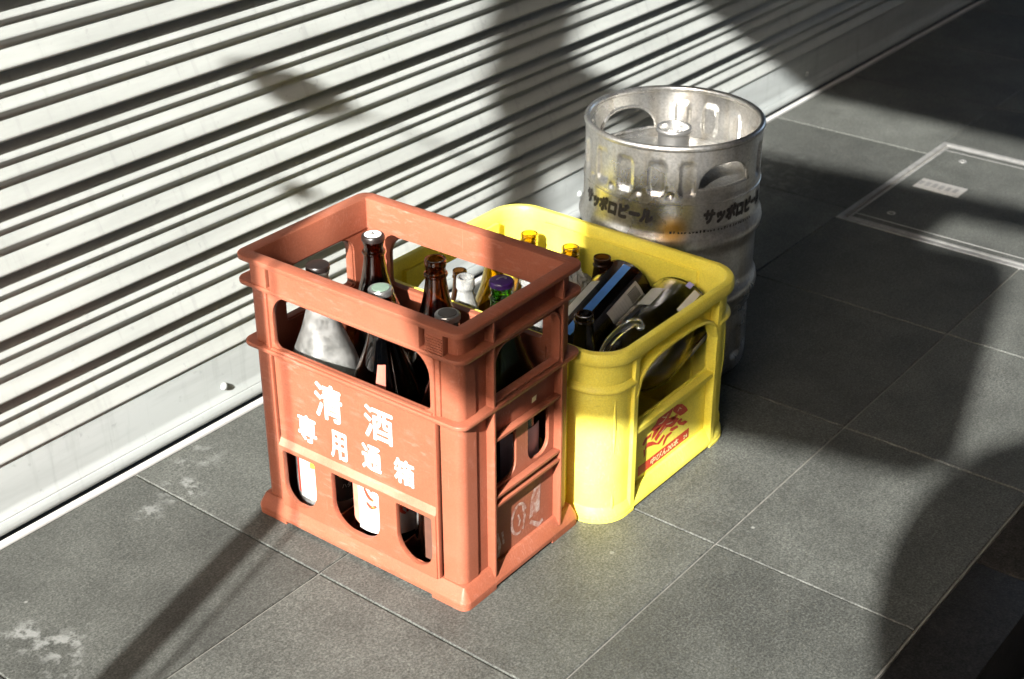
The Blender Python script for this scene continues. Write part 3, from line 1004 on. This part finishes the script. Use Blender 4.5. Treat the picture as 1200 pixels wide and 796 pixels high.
# cut lines inside the emblem, in the crate's colour showing through
cuts = stroke([(1.6690 - EX, .098), (1.6740 - EX, .102), (1.6790 - EX, .098)], .0009) + stroke([(1.6250 - EX, .1090), (1.6350 - EX, .1040), (1.6420 - EX, .1070)], .0008) + stroke([(1.6160 - EX, .1010), (1.6260 - EX, .0990), (1.6380 - EX, .1030)], .0008) \
    + stroke([(1.6380 - EX, .0900), (1.6480 - EX, .0870), (1.6560 - EX, .0860)], .0009) + stroke([(1.6200 - EX, .0815), (1.6280 - EX, .0835), (1.6360 - EX, .0870)], .0007)
flat_poly([[(x, z + ED[1]) for x, z in c_] for c_ in cuts], Mr2, 'emblem_line', M_CREAM, yellow)

# ------------------------------------------------------------------ bottles
def wall_prof(outer, t=.0028):
    """outer: list of (r, z) from the base centre up to the lip; returns outer + inner"""
    out = [(0, outer[0][1] + .006)] + [(max(outer[0][0] - .010, .004), outer[0][1] + .002)] + outer
    inn = []
    for r_, z in reversed(outer):
        inn.append((max(r_ - t, .002), max(z, outer[0][1] + .008)))
    inn[0] = (max(outer[-1][0] - t, .002), outer[-1][1] - .0002)
    # drop repeated inner points at the base
    res = []
    for p in inn:
        if res and abs(p[0] - res[-1][0]) < 1e-6 and abs(p[1] - res[-1][1]) < 1e-6: continue
        res.append(p)
    return out + res + [(0, outer[0][1] + .010)]

def smooth_prof(pts, n=4):
    P = spline([(p[0], p[1], 0) for p in pts], n)
    return [(max(p.x, .001), p.y) for p in P]

TALL = [(.0490, .0000), (.0520, .003), (.0525, .012)] + smooth_prof([(.0525, .200), (.0520, .220), (.0465, .244), (.0365, .270), (.0270, .296), (.0195, .324), (.0152, .350)], 3) + \
    [(.0146, .3585), (.0166, .3600), (.0171, .3618), (.0165, .3636), (.0142, .3650), (.0140, .3720), (.0146, .3735), (.0152, .3755), (.0153, .3830), (.0146, .3850)]
BEER = [(.0310, .0000), (.0335, .003), (.0340, .010)] + smooth_prof([(.0340, .130), (.0335, .145), (.0290, .166), (.0215, .188), (.0165, .212), (.0140, .232)], 3) + \
    [(.0135, .238), (.0150, .2392), (.0155, .2410), (.0148, .2428), (.0132, .2440), (.0140, .2465), (.0146, .2490), (.0140, .2525)]
SMALL = [(.0270, .0000), (.0295, .003), (.0300, .010)] + smooth_prof([(.0300, .150), (.0295, .165), (.0240, .185), (.0165, .205), (.0130, .222)], 3) + \
    [(.0135, .2240), (.0152, .2262), (.0155, .2290), (.0150, .2400), (.0142, .2440)]
tall_me = lathe(wall_prof(TALL), 44)
beer_me = lathe(wall_prof(BEER), 36)
small_me = lathe(wall_prof(SMALL, .0022), 36)

def cap_mesh(r_, z0, z1, dome=.001):
    return lathe([(r_ - .001, z0), (r_, z0 + .0006), (r_, z1 - .0018), (r_ - .0012, z1), (r_ - .003, z1 + .0002), (r_ * .4, z1 + dome), (0, z1 + dome)], 32)
def liquid_free(): pass

def tall_bottle(dx, dy, mat, label, cap=None, capring=None, rz=0, group=None, dz=0):
    b_ = empty('sake_bottle', (OC[0] + dx, OC[1] + dy, .0112 + dz), R(rz), label, 'bottle', 'tall bottles in the orange crate')
    obj('glass_body', tall_me, mat, b_)
    if cap:
        cm = obj('cap', cap_mesh(.0168, .3800, .3880), cap, b_)
        if capring:
            obj('cap_disc', lathe([(0, .3895), (.0122, .3893), (.0125, .3886)], 28), capring, cm)
    return b_
SX, SYS = .0555, .1165
# front row
b1 = tall_bottle(-SX, SYS, M_FROST, 'frosted clear bottle with black cap in orange crate', M_CAPBLACK)
obj('label', cyl_patch(.0528, 160, 166, .035, .150), M_RED, b1)
obj('label', cyl_patch(.0528, 166.3, 186, .030, .160), M_PAPER, b1)
pl1 = obj('label', cyl_patch(.0528, 186.2, 225, .030, .160), simple('pale picture label', (0.72, 0.74, 0.55), .6, 0, .25, 26), b1)
for k, (a, z, s, mt) in enumerate(((193, .118, .010, M_LIME), (202, .108, .009, M_LIME), (196, .090, .008, M_LIME), (200, .066, .009, M_TEAL), (193, .055, .008, M_TEAL), (206, .128, .008, M_CREAM))):
    obj('label_print', cyl_patch(.0533, a - 6, a + 5, z - s * .6, z + s * .6, 4, 0, .0003), mt, pl1)
pl2 = obj('label', cyl_patch(.0528, 226, 272, .030, .160), M_BLACKLABEL, b1)
rnd = random.Random(3)
for k in range(16):
    a = rnd.uniform(231, 262); z = rnd.uniform(.072, .135)
    pts = []
    s = rnd.uniform(.002, .0052)
    for i in range(8):
        q = s * rnd.uniform(.6, 1.1)
        pts.append((q * math.cos(i * math.pi / 4), z + q * math.sin(i * math.pi / 4)))
    me = bpy.data.meshes.new('mesh')
    me.from_pydata([(x, y, 0) for x, y in pts], [], [list(range(8))])
    wrap(me, .0535, R(a))
    obj('label_print', me, rnd.choice([M_LIME, M_LIME, M_PAPER, M_CREAM]), pl2)
me = text_mesh('ハタ', 0, .052, .014, .060, .02); refine(me, .003); wrap(me, .0536, R(240)); obj('label_print', me, M_PAPER, pl2)

b2 = tall_bottle(-SX, 0, M_DARKGLASS, 'dark brown bottle with pale green cap and pink tag in orange crate', M_CAPSILVER, M_CAPGREEN)
obj('label', cyl_patch(.0528, 143, 166, .030, .150), simple('salmon label edge', (.60, .24, .17), .6, 0, .2, 70), b2)
pl3 = obj('label', cyl_patch(.0528, 166.3, 262, .025, .160), M_PAPER, b2)
def brush(name, parent, rad, a0, strokes, wd, mat):
    bm = bmesh.new()
    for st in strokes:
        P = spline([(x, y, 0) for x, y in st], 5)
        for qd in stroke([(p.x, p.y) for p in P], wd):
            bm.faces.new([bm.verts.new((x, y, 0)) for x, y in qd])
    me = bpy.data.meshes.new('mesh'); bm.to_mesh(me); bm.free()
    wrap(me, rad, R(a0))
    return obj(name, me, mat, parent)
brush('label_print', pl3, .0535, 180, [[(.002, .128), (.006, .108), (.014, .095)], [(.010, .125), (.016, .112), (.013, .100)], [(.001, .098), (.008, .085), (.016, .080)], [(.004, .075), (.012, .068), (.020, .072)]], .0030, M_RED)
brush('label_print', pl3, .0535, 235, [[(.000, .130), (.006, .118), (.002, .104)], [(.008, .134), (.004, .118), (.013, .106)], [(.001, .112), (.012, .122)], [(.000, .092), (.010, .096), (.016, .088)], [(.008, .078), (.003, .066), (.010, .058)], [(.000, .070), (.012, .074)], [(.014, .130), (.013, .060)]], .0026, M_RED)
me = cyl_patch(.0395, 206, 224, .2480, .2900, 4, .05)
for v in me.vertices:                       # lean the tag on to the sloping shoulder
    a = math.atan2(v.co.y, v.co.x); rad = .0478 - (v.co.z - .2480) * .33 + (math.hypot(v.co.x, v.co.y) - .0395)
    v.co.x, v.co.y = rad * math.cos(a), rad * math.sin(a)
obj('tag', me, M_PINK, b2)

b3 = tall_bottle(-SX, -SYS, M_DARKGLASS, 'near black bottle with dull silver cap in the shaded corner of orange crate', M_CAPSILVER, simple('dark cap centre', (.10, .095, .09), .3, .6, .2, 90))
obj('label', cyl_patch(.0528, 175, 250, .030, .150), simple('brown label', (.10, .045, .03), .55, 0, .2, 50), b3)
# back row
b4 = tall_bottle(SX, SYS, M_DARKGLASS, 'black bottle with black cap and white disc at the back of orange crate', M_CAPBLACK, M_PAPER, 0, None, .004)
cd = [c for c in b4.children if c.name.startswith('cap')][0]
obj('cap_mark', text_mesh('Y', -.0035, -.0035, .0035, .0035, .05), M_BLACKINK, cd).location = (0, 0, .3898)
brush('label_print', b4, .0560, 205, [[(0, .215), (.004, .222), (.008, .217)], [(0, .204), (.005, .210), (.008, .205)], [(0, .193), (.004, .199), (.009, .194)]], .0012, M_GREYLABEL)
b5 = tall_bottle(SX, 0, M_BROWNGLASS, 'open brown bottle without cap in the middle of orange crate', None, None, 0, None, .004)
b6 = tall_bottle(SX, -SYS, M_GREENGLASS, 'green bottle with purple cap in orange crate', M_CAPPURPLE, None, 0, None, .004)
cd = [c for c in b6.children if c.name.startswith('cap')][0]
obj('cap_mark', curve_mesh([[(.009 * math.cos(R(a)), .006 * math.sin(R(a))) for a in range(-60, 150, 15)] + [(.0055 * math.cos(R(a)), .003 * math.sin(R(a))) for a in range(135, -75, -15)]], .0001), M_CAPSILVER, cd).location = (0, 0, .3893)
obj('label', cyl_patch(.0528, 215, 292, .060, .178), M_LILAC, b6)
me = text_mesh('純米', 0, .120, .014, .134, .01); refine(me, .003); wrap(me, .0535, R(248)); obj('label_print', me, M_GREYLABEL, b6)

# ---- yellow crate contents
def beer(x, y, label, mat=None, me=beer_me, z=.0108, rx=0, ry=0, name='beer_bottle', part='glass_body'):
    b_ = empty(name, (x, y, z), 0, label, 'bottle', 'empty bottles in the yellow crate')
    b_.rotation_euler = (rx, ry, random.uniform(0, 6))
    obj(part, me, mat or M_BROWNGLASS, b_)
    return b_
beer(1.757, -.286, 'open brown bottle in the sunlit back corner of yellow crate', M_OLIVEGLASS)
beer(1.757, -.370, 'open brown bottle beside the crumpled clear film in yellow crate', M_OLIVEGLASS)
beer(1.757, -.432, 'dark bottle at the back rim, mouth just above the lying bottle', M_DARKGLASS)
beer(1.583, -.522, 'dark bottle in the near corner of yellow crate, in front of lying bottle', M_DARKGLASS)
b_ = beer(1.609, -.260, 'brown bottle seen through the orange crate window behind the small clear bottle')
b_.scale = (.80, .80, .93)
beer(1.671, -.278, 'olive bottle in yellow crate behind the purple cap', M_OLIVEGLASS)
c7 = beer(1.560, -.313, 'small clear bottle standing in yellow crate beside the open brown neck', M_CLEARPLASTIC, small_me, name='small_bottle')
c7.scale = (.95, .95, 1.06)
beer(1.655, -.366, 'small clear bottle half hidden by the orange rim right of the purple cap', M_CLEARPLASTIC, small_me, name='small_bottle')

def lying(name, label, base, direction, roll, cat='bottle'):
    o = empty(name, base, 0, label, cat)
    d = Vector(direction).normalized()
    o.rotation_mode = 'QUATERNION'
    o.rotation_quaternion = d.to_track_quat('Z', 'Y') @ Matrix.Rotation(roll, 3, 'Z').to_quaternion()
    return o
BIGP = [(.0400, .0000), (.0445, .004), (.0455, .014)] + smooth_prof([(.0455, .185), (.0450, .200), (.0380, .222), (.0250, .246), (.0165, .262)], 3) + [(.0155, .285), (.0172, .288), (.0172, .300), (.0160, .303)]
lb = lying('lying_bottle', 'brown bottle with blue stripe lying on its side in yellow crate', (1.783, -.468, .2230), (-.955, -.010, -.300), 0)
obj('glass_body', lathe(wall_prof(BIGP, .0032), 44), M_LYING, lb)
# which way is up on the lying bottle
upv = lb.rotation_quaternion.inverted() @ Vector((0, 0, 1))
a_up = math.degrees(math.atan2(upv.y, upv.x))
nyv = lb.rotation_quaternion.inverted() @ Vector((0, -1, 0))
a_ny = math.degrees(math.atan2(nyv.y, nyv.x))
sg = 1 if ((a_ny - a_up + 540) % 360 - 180) > 0 else -1
obj('label', cyl_patch(.0458, a_up - sg * 34, a_up - sg * 10, .062, .170), M_PAPER, lb)
obj('stripe', cyl_patch(.0458, a_up + sg * 6, a_up + sg * 22, .012, .182), M_BLUE, lb)
lab = obj('label', cyl_patch(.0458, a_up + sg * 46, a_up + sg * 98, .026, .108), M_PAPER, lb)
for i in range(9):
    obj('label_print', cyl_patch(.0463, a_up + sg * (52 + i * 2.6), a_up + sg * (53.4 + i * 2.6), .032, .056, 1, 0, .0002), M_BLACKINK, lab)
for i in range(6):
    obj('label_print', cyl_patch(.0463, a_up + sg * 52, a_up + sg * (86 + (i % 3) * 3), .064 + i * .006, .0658 + i * .006, 4, 0, .0002), M_GREYLABEL, lab)

JUGP = [(.0520, .0000), (.0580, .005), (.0600, .016)] + smooth_prof([(.0600, .118), (.0590, .136), (.0500, .160), (.0330, .184), (.0215, .202)], 3) + [(.0190, .226), (.0215, .230), (.0215, .246), (.0200, .249)]
jg = lying('lying_jug', 'large clear glass jug with handle lying on its side in yellow crate', (1.792, -.5670, .2050), (-.972, -.030, -.225), 0)
obj('glass_body', lathe(wall_prof(JUGP, .0036), 48), M_JUG, jg)
upv = jg.rotation_quaternion.inverted() @ Vector((0, 0, 1))
a_up = math.degrees(math.atan2(upv.y, upv.x))
nyv = jg.rotation_quaternion.inverted() @ Vector((0, -1, 0))
a_ny = math.degrees(math.atan2(nyv.y, nyv.x))
sg = 1 if ((a_ny - a_up + 540) % 360 - 180) > 0 else -1
ha = R(a_up + sg * 4)
hp = spline([(r_ * math.cos(ha), r_ * math.sin(ha), z) for r_, z in ((.052, .128), (.066, .134), (.080, .154), (.087, .184), (.088, .212), (.076, .232), (.046, .237), (.018, .238))], 5)
obj('handle', tube(hp, .0068, 12), M_CLEARGLASS, jg)
obj('label', cyl_patch(.0603, a_up - sg * 30, a_up - sg * 6, .040, .085), M_GREYLABEL, jg)
obj('label', cyl_patch(.0603, a_up + sg * 30, a_up + sg * 41, .014, .068), M_PAPER, jg)
obj('label', cyl_patch(.0603, a_up + sg * 100, a_up + sg * 128, .020, .075), M_PAPER, jg)
obj('sticker', cyl_patch(.0603, a_up + sg * 16, a_up + sg * 25, .006, .018), simple('violet sticker', (.35, .33, .62), .4, 0, .1, 60), jg)

# crumpled clear plastic film
bm = bmesh.new()
bmesh.ops.create_icosphere(bm, subdivisions=5, radius=1)
for v in bm.verts:
    p = v.co.copy()
    q = noise.noise(p * 1.7) * .30 + abs(noise.noise(p * 3.6 + Vector((4, 1, 2)))) * .35 + noise.noise(p * 9) * .06
    v.co = Vector((p.x * .034, p.y * .044, p.z * .066)) * (1 - q)
me = from_bm(bm, 25)
film = obj('plastic_film', me, M_BAG)
film.location = (1.716, -.402, .193)
tag(film, 'crumpled clear plastic film stuffed between bottles in yellow crate', 'plastic film')

# ------------------------------------------------------------------ keg
KC = (1.972, -.420, 0)
keg = empty('beer_keg', KC, 0, 'worn steel beer keg with black lettering standing behind the yellow crate', 'keg')
def kprof():
    p = [(.128, .0), (.136, .0008), (.141, .006), (.1425, .014), (.143, .030), (.1425, .050), (.1420, .090), (.1405, .108), (.1405, .116), (.1445, .124), (.1455, .130)]
    p += [(.1475, .138), (.1515, .146), (.1532, .155), (.1515, .165), (.1470, .174), (.1452, .182), (.1450, .235), (.1455, .245), (.1480, .254), (.1520, .262), (.1538, .271), (.1520, .280), (.1482, .288), (.1465, .296), (.1462, .338)]
    return p
NK = 192
bm = bmesh.new()
def kslot(th, z, c, wth, z0, z1, depth, soft=.35):
    d = (th - c + 180) % 360 - 180
    e = abs(d) / wth
    f = abs(z - (z0 + z1) / 2) / ((z1 - z0) / 2)
    g = max(e, f)
    if e > .55 and f > .55: g = max(g, (((e - .55) ** 2 + (f - .55) ** 2) ** .5) + .55)
    if g >= 1.15: return 0
    t = min(1, max(0, (1.15 - g) / soft))
    return depth * t * t * (3 - 2 * t)
# densify profile
P = kprof()
dense = []
for (r0, z0), (r1, z1) in zip(P[:-1], P[1:]):
    k = max(1, int((abs(z1 - z0)) / .004))
    for i in range(k): dense.append((r0 + (r1 - r0) * i / k, z0 + (z1 - z0) * i / k))
dense.append(P[-1])
rings = []
for r_, z in dense:
    ring = []
    for i in range(NK):
        th = 360 * i / NK
        rad = r_
        for c in (250, 272, 294, 205, 160, 115, 70, 25, 340): rad -= kslot(th, z, c, 6.0, .030, .088, .005)
        ring.append(bm.verts.new((rad * math.cos(R(th)), rad * math.sin(R(th)), z)))
    rings.append(ring)
for A, B in zip(rings[:-1], rings[1:]):
    for i in range(NK): bm.faces.new((A[i], A[(i + 1) % NK], B[(i + 1) % NK], B[i]))
bm.faces.new(list(reversed(rings[0])))
obj('barrel', from_bm(bm, 50), M_STEEL, keg)
# upper skirt with two hand holes
ZB, ZT = .338, .4300
RS = .1455
HOLES = ((248.5, 20.5), (68.5, 24.0))
NC = 288
def hole_lim(th):
    for c, wd in HOLES:
        d = (th - c + 180) % 360 - 180
        if abs(d) < wd:
            e = abs(d) / wd
            return .3600 + .0025 * e ** 2, .3620 + (.405 - .3620) * (1 - e ** 2.6) ** .5
    return None
def srad(th, z):
    rad = RS + .0010 * min(1, max(0, (.350 - z) / .008))
    for c, w_ in ((161.5, 5.3), (181, 5.3), (202.4, 5.3), (222.0, 4.8), (303, 5.3), (324, 5.3), (345, 5.3), (6, 5.3), (26, 5.0), (108, 5.0), (128, 5.3), (141.5, 4.5), (285, 4.6)):
        rad -= kslot(th, z, c, w_, .3555, .4085, .0045, .3)
    for c in (171, 191.1, 211.3, 151, 315, 335):
        rad += kslot(th, z, c, 1.9, .3505, .3580, -.0030, .5) + 0
    return rad
bm = bmesh.new()
cache = {}
def kv(i, z, off):
    key = (i % NC, round(z, 6), off)
    if key not in cache:
        th = 360 * (i % NC) / NC
        rad = srad(th, z) + off
        cache[key] = bm.verts.new((rad * math.cos(R(th)), rad * math.sin(R(th)), z))
    return cache[key]
NZ = 24
T = -.0034
for i in range(NC):
    segs = []
    h0, h1 = hole_lim(360 * i / NC), hole_lim(360 * (i + 1) / NC)
    if h0 or h1:
        lo0 = h0[0] if h0 else (.3625); hi0 = h0[1] if h0 else (.3625)
        lo1 = h1[0] if h1 else (.3625); hi1 = h1[1] if h1 else (.3625)
        segs = [((ZB, lo0), (ZB, lo1), 8), ((hi0, ZT), (hi1, ZT), 10)]
        # hole edge faces
        if h0 and h1:
            bm.faces.new((kv(i, lo0, 0), kv(i + 1, lo1, 0), kv(i + 1, lo1, T), kv(i, lo0, T)))
            bm.faces.new((kv(i, hi0, 0), kv(i, hi0, T), kv(i + 1, hi1, T), kv(i + 1, hi1, 0)))
    else:
        segs = [((ZB, ZT), (ZB, ZT), NZ)]
    for (a0, b0), (a1, b1), nz in segs:
        for k in range(nz):
            za0 = a0 + (b0 - a0) * k / nz; zb0 = a0 + (b0 - a0) * (k + 1) / nz
            za1 = a1 + (b1 - a1) * k / nz; zb1 = a1 + (b1 - a1) * (k + 1) / nz
            for off in (0, T):
                vs_ = [kv(i, za0, off), kv(i + 1, za1, off), kv(i + 1, zb1, off), kv(i, zb0, off)]
                vs_ = list(dict.fromkeys(vs_))
                if len(vs_) >= 3:
                    try: bm.faces.new(vs_ if off == 0 else list(reversed(vs_)))
                    except ValueError: pass
me = bpy.data.meshes.new('mesh')
bm.normal_update(); bm.to_mesh(me); bm.free()
finish(me, 45)
obj('upper_skirt', me, M_STEEL, keg)
# rolled edges of the hand holes
for c, wd in HOLES:
    pts = []
    n_ = 40
    for i in range(n_ + 1):
        d = -wd + 2 * wd * i / n_
        e = abs(d) / wd
        pts.append((c + d, .3620 + (.405 - .3620) * max(0, 1 - e ** 2.6) ** .5))
    lo = [(c + wd - 2 * wd * i / 20, .3600 + .0025 * (abs(wd - 2 * wd * i / 20) / wd) ** 2) for i in range(1, 20)]
    allp = [((RS - .0035) * math.cos(R(a)), (RS - .0035) * math.sin(R(a)), z) for a, z in pts + lo]
    allp.append(allp[0])
    obj('hand_hole_edge', tube(allp, .0032, 8, False), M_STEEL, keg)
# rolled top rim
rimp = [(RS - .0022 + .0052 * math.cos(a), .4320 + .0056 * math.sin(a)) for a in [2 * math.pi * i / 14 for i in range(14)]]
obj('top_rim', lathe(rimp, 120, True), M_STEEL, keg)
# weld bead between skirt and barrel
obj('seam', lathe([(.1462, .3360), (.1474, .3372), (.1474, .3392), (.1462, .3404)], 120), M_STEEL, keg)
# domed top and the spear neck
obj('dome', lathe([(.1425, .338), (.1405, .344), (.120, .3545), (.085, .3635), (.050, .3680), (.030, .3690), (.024, .3690)], 72), M_STEEL, keg)
neck = obj('neck', lathe([(.0270, .3680), (.0262, .3705), (.0262, 0.4060), (.0285, 0.4080), (.0300, 0.4110), (.0300, 0.4145), (.0285, 0.4165), (.0255, 0.4165), (.0240, 0.4145), (.0238, 0.4010), (.0170, 0.4005), (.0165, 0.4065), (.0125, 0.4070), (.0120, 0.4010), (.0060, 0.4005), (.0050, 0.4040), (0, 0.4045)], 48), simple('polished neck steel', (.55, .545, .53), .30, .90, .08, 60), keg)
for k in range(2):
    a = R(140 + 180 * k)
    nb = obj('neck_lug', box(-.004, .004, -.004, .004, .401, .4065, .001), M_STEEL, neck)
    nb.location = (.0203 * math.cos(a), .0203 * math.sin(a), 0)
# black lettering round the shoulder
RT = .1470
for (a0, a1) in ((144, 201.5), (233, 290.5)):
    L_ = R(a1 - a0) * RT
    me = text_mesh('サッポロビール', 0, .3025, L_, .3310, .085, .15)
    refine(me, .0035)
    wrap(me, RT, R(a0))
    obj('lettering', me, M_BLACKINK, keg)
# faint stamped marks under the lettering
bm = bmesh.new()
rnd = random.Random(5)
for k in range(26):
    th = 212 + k * 2.4 + rnd.uniform(-.4, .4)
    z0 = .2905; z1 = z0 + rnd.uniform(.0025, .0048)
    vs_ = []
    for a, z in ((th, z0), (th + rnd.uniform(.5, 1.5), z0), (th + rnd.uniform(.5, 1.5), z1), (th, z1)):
        vs_.append(bm.verts.new((.1486 * math.cos(R(a)), .1486 * math.sin(R(a)), z)))
    bm.faces.new(vs_)
me = bpy.data.meshes.new('mesh'); bm.to_mesh(me); bm.free()
obj('stamped_mark', me, M_BLACKINK, keg)

# ------------------------------------------------------------------ a pole and added, unseen casters shaped for their shadows
KX, KY = math.cos(SUN_AZ) / math.tan(SUN_EL), math.sin(SUN_AZ) / math.tan(SUN_EL)
XP = -1.9
def lift(gx, gy, x=XP):
    z = (gx - x) / KX
    return (x, gy - KY * z, z)
XA = -0.55
px, py = XA, -0.243 - math.tan(SUN_AZ) * (1.185 - XA)
pole = empty('street_pole', (px, py, 0), 0, 'slim grey street pole standing on the pavement left of the viewer', 'pole')
obj('post', tube([(0, 0, 0), (0, 0, 1.5), (0, 0, 3.05)], .0225, 20), M_STEELPOLE, pole)
obj('base_plate', lathe([(0, .02), (.06, .02), (.07, .014), (.07, .0005)], 24), M_STEELPOLE, pole)
obj('conduit', tube([(0, -.052, .0), (0, -.052, 1.0), (0, -.052, 1.7), (0, -.022, 1.78)], .0036, 8), M_STEELPOLE, pole)
obj('shadow_box', box(-.030, .030, -.040, .026, 1.98, 2.30, .006), M_STEELPOLE, pole)  # added box, widens the shade the pole throws on the shutter
for (gx, gy, s, sq) in ((2.345, .240, .040, .62), (2.065, .168, .015, 1.0)):  # added lumps, placed to throw two small shade blobs on the shutter
    q = Vector(lift(gx, gy, XA)) - Vector((px, py, 0))
    o = obj('shadow_lump', lathe([(0, -s), (s * .6, -s * .9), (s * .95, 0), (s * .5, s * .8), (0, s)], 14), M_STEELPOLE, pole)
    o.location = q
    o.scale = (1, 1, sq)
    obj('bracket', tube([q, q + Vector((0, -.06, .015)), Vector((0, 0, q.z + .01))], .003, 6), M_STEELPOLE, pole)
a0 = Vector(lift(2.80, .16)); a1 = Vector(lift(2.965, -1.16))
arm = empty('shadow_post', (XP, a1.y, -.16), 0, 'unseen grey post with a long side arm carrying the signboard behind the viewer', 'pole')  # unseen post and arm, added to throw a bar of shade
off = Vector((XP, a1.y, -.16))
obj('post', tube([(0, 0, 0), (0, 0, 1.5), (0, 0, a1.z + .25)], .032, 18), M_STEELPOLE, arm)
obj('arm', tube([a0 - off, a1 - off], .038, 14), M_STEELPOLE, arm)
gs = [Vector(lift(*g)) - off for g in ((2.46, .075), (2.56, .070), (2.70, .100), (2.84, .100), (2.84, .200), (2.62, .150))]  # plate outline shaped to darken the shutter left of the keg
me = curve_mesh([[(q.y, q.z) for q in gs]], .006)
me.transform(Matrix(((0, 0, 1, 0), (1, 0, 0, 0), (0, 1, 0, 0), (0, 0, 0, 1))))
obj('shade_plate', finish(me), M_STEELPOLE, arm)
shade_outline = [(1.87, -.343), (1.78, -.400), (1.725, -.470), (1.725, -.520), (1.79, -.640), (1.84, -.800), (1.87, -.940), (1.94, -.982), (2.60, -.800), (2.665, -.765), (2.685, -.720), (2.66, -.600), (2.58, -.440), (2.48, -.370), (2.42, -.300), (2.38, -.196), (2.36, -.198)]  # added board, its outline worked back from the shade it throws
pts = [lift(*g) for g in shade_outline]
Mx = Matrix(((0, 0, 1, XP), (1, 0, 0, 0), (0, 1, 0, 0), (0, 0, 0, 1)))
shadow_board = empty('hung_shadow_board', (XP, pts[0][1], pts[0][2]), 0, 'unseen rounded signboard hanging from the pole arm behind the viewer', 'shadow_board')
me = curve_mesh([[(y, z) for x, y, z in pts]], .015, .002)
me.transform(Mx)
me.transform(Matrix.Translation(-Vector(shadow_board.location)))
obj('board', finish(me, 38), M_SHADOW_BOARD, shadow_board)
hg = [lift(*g) for g in ((2.54, -.385), (2.62, -.595), (2.86, -.595), (2.86, -.21), (2.80, -.24), (2.75, -.33), (2.66, -.34))]  # outline widened to fill the shade between board and arm
me = curve_mesh([[(y, z) for x, y, z in hg]], .006)
me.transform(Mx)
me.transform(Matrix.Translation(-Vector(shadow_board.location)))
obj('shade_hanger', finish(me, 38), M_STEELPOLE, shadow_board)

mc = lift(1.67, -1.335)  # unseen disc added to throw the viewer's own shadow
shadow_disc = empty('viewer_shadow_disc', (mc[0], mc[1], -.16), 0, 'unseen round mirror on a pole behind the viewer', 'shadow_disc')
obj('post', tube([(-.05, 0, 0), (-.05, 0, 1.3), (-.05, 0, mc[2] + .30)], .030, 16), M_STEELPOLE, shadow_disc)
d = obj('caster_disc', lathe([(0, .02), (.10, .016), (.20, .006), (.31, -.010), (.325, -.012), (.325, -.035), (.15, -.05), (0, -.055)], 48), M_CAPSILVER, shadow_disc)
d.rotation_euler = (0, R(90), 0)
d.location = (0, 0, mc[2] + .16)

ZC = 3.0  # slab added to block sky light and set the far shade edge
xe = 3.33 - KX * ZC
shade_canopy = empty('sky_block_canopy', (4, -1.2, ZC), 0, 'unseen flat grey canopy over the pavement high above the shutter', 'shade_canopy')
M_SHADE_CANOPY = simple('canopy panel', (0.22, 0.22, 0.21), .6, .1, .1, 8)
obj('slab', box(xe - 4 + .05, 5.6, -1.25, 1.25, .004, .16), M_SHADE_CANOPY, shade_canopy)
obj('fascia', box(xe - 4, xe - 4 + .046, -1.30, 1.25, 0, .22), M_STEELPOLE, shade_canopy)
obj('fascia', box(xe - 4 + .05, 5.6, -1.30, -1.254, 0, .22), M_STEELPOLE, shade_canopy)
for k in range(5):
    obj('rafter', box(-4.6 + k * 2.2, -4.54 + k * 2.2, -1.2, 1.2, -.06, 0), M_STEELPOLE, shade_canopy)

# ------------------------------------------------------------------ buildings added across and along the street to cut sky light
opp = empty('added_opposite_building', (4, -4.7, -.16), 0, 'unseen tall grey building added across the street to cut sky light', 'building')  # dark mass added to cut sky fill from this side
M_FACADE = simple('dark tiled facade', (0.16, 0.15, 0.14), .6, 0, .15, 5, .2)
M_PANE = simple('dark window glass', (0.03, 0.035, 0.04), .08, 0, .2, 3)
obj('wall', box(-10.5, 20, -3, 0, 0, 12), M_FACADE, opp)
frame_me = sweep_rr([(0, 0), (0, .06), (.06, .06), (.06, 0)], .8, .7, .002, 1)
frame_me.transform(Matrix.Rotation(R(-90), 4, 'X'))
pane_me = box(-.745, .745, .01, .03, -.645, .645)
for r_ in range(3):
    for c_ in range(11):
        f_ = obj('window', frame_me, M_STEELPOLE, opp)
        f_.location = (-9 + c_ * 2.6, .002, 2.2 + r_ * 3.2)
        obj('pane', pane_me, M_PANE, f_)

side = empty('sky_block_building', (-15.5, 0, -.16), 0, 'unseen low dark building added behind the viewer to block low sky', 'building')  # added to block low sky, kept below the sun's path
obj('wall', box(-3, 0, -16, 14, 0, 7.6), M_FACADE, side)
obj('parapet', box(-3.1, .1, -16.1, 14.1, 7.604, 7.9), M_WALL, side)
fm2 = frame_me.copy(); fm2.transform(Matrix.Rotation(R(-90), 4, 'Z'))
pm2 = pane_me.copy(); pm2.transform(Matrix.Rotation(R(-90), 4, 'Z'))
for r_ in range(2):
    for c_ in range(10):
        f_ = obj('window', fm2, M_STEELPOLE, side)
        f_.location = (.002, -13.5 + c_ * 2.7, 2.2 + r_ * 3.2)
        obj('pane', pm2, M_PANE, f_)
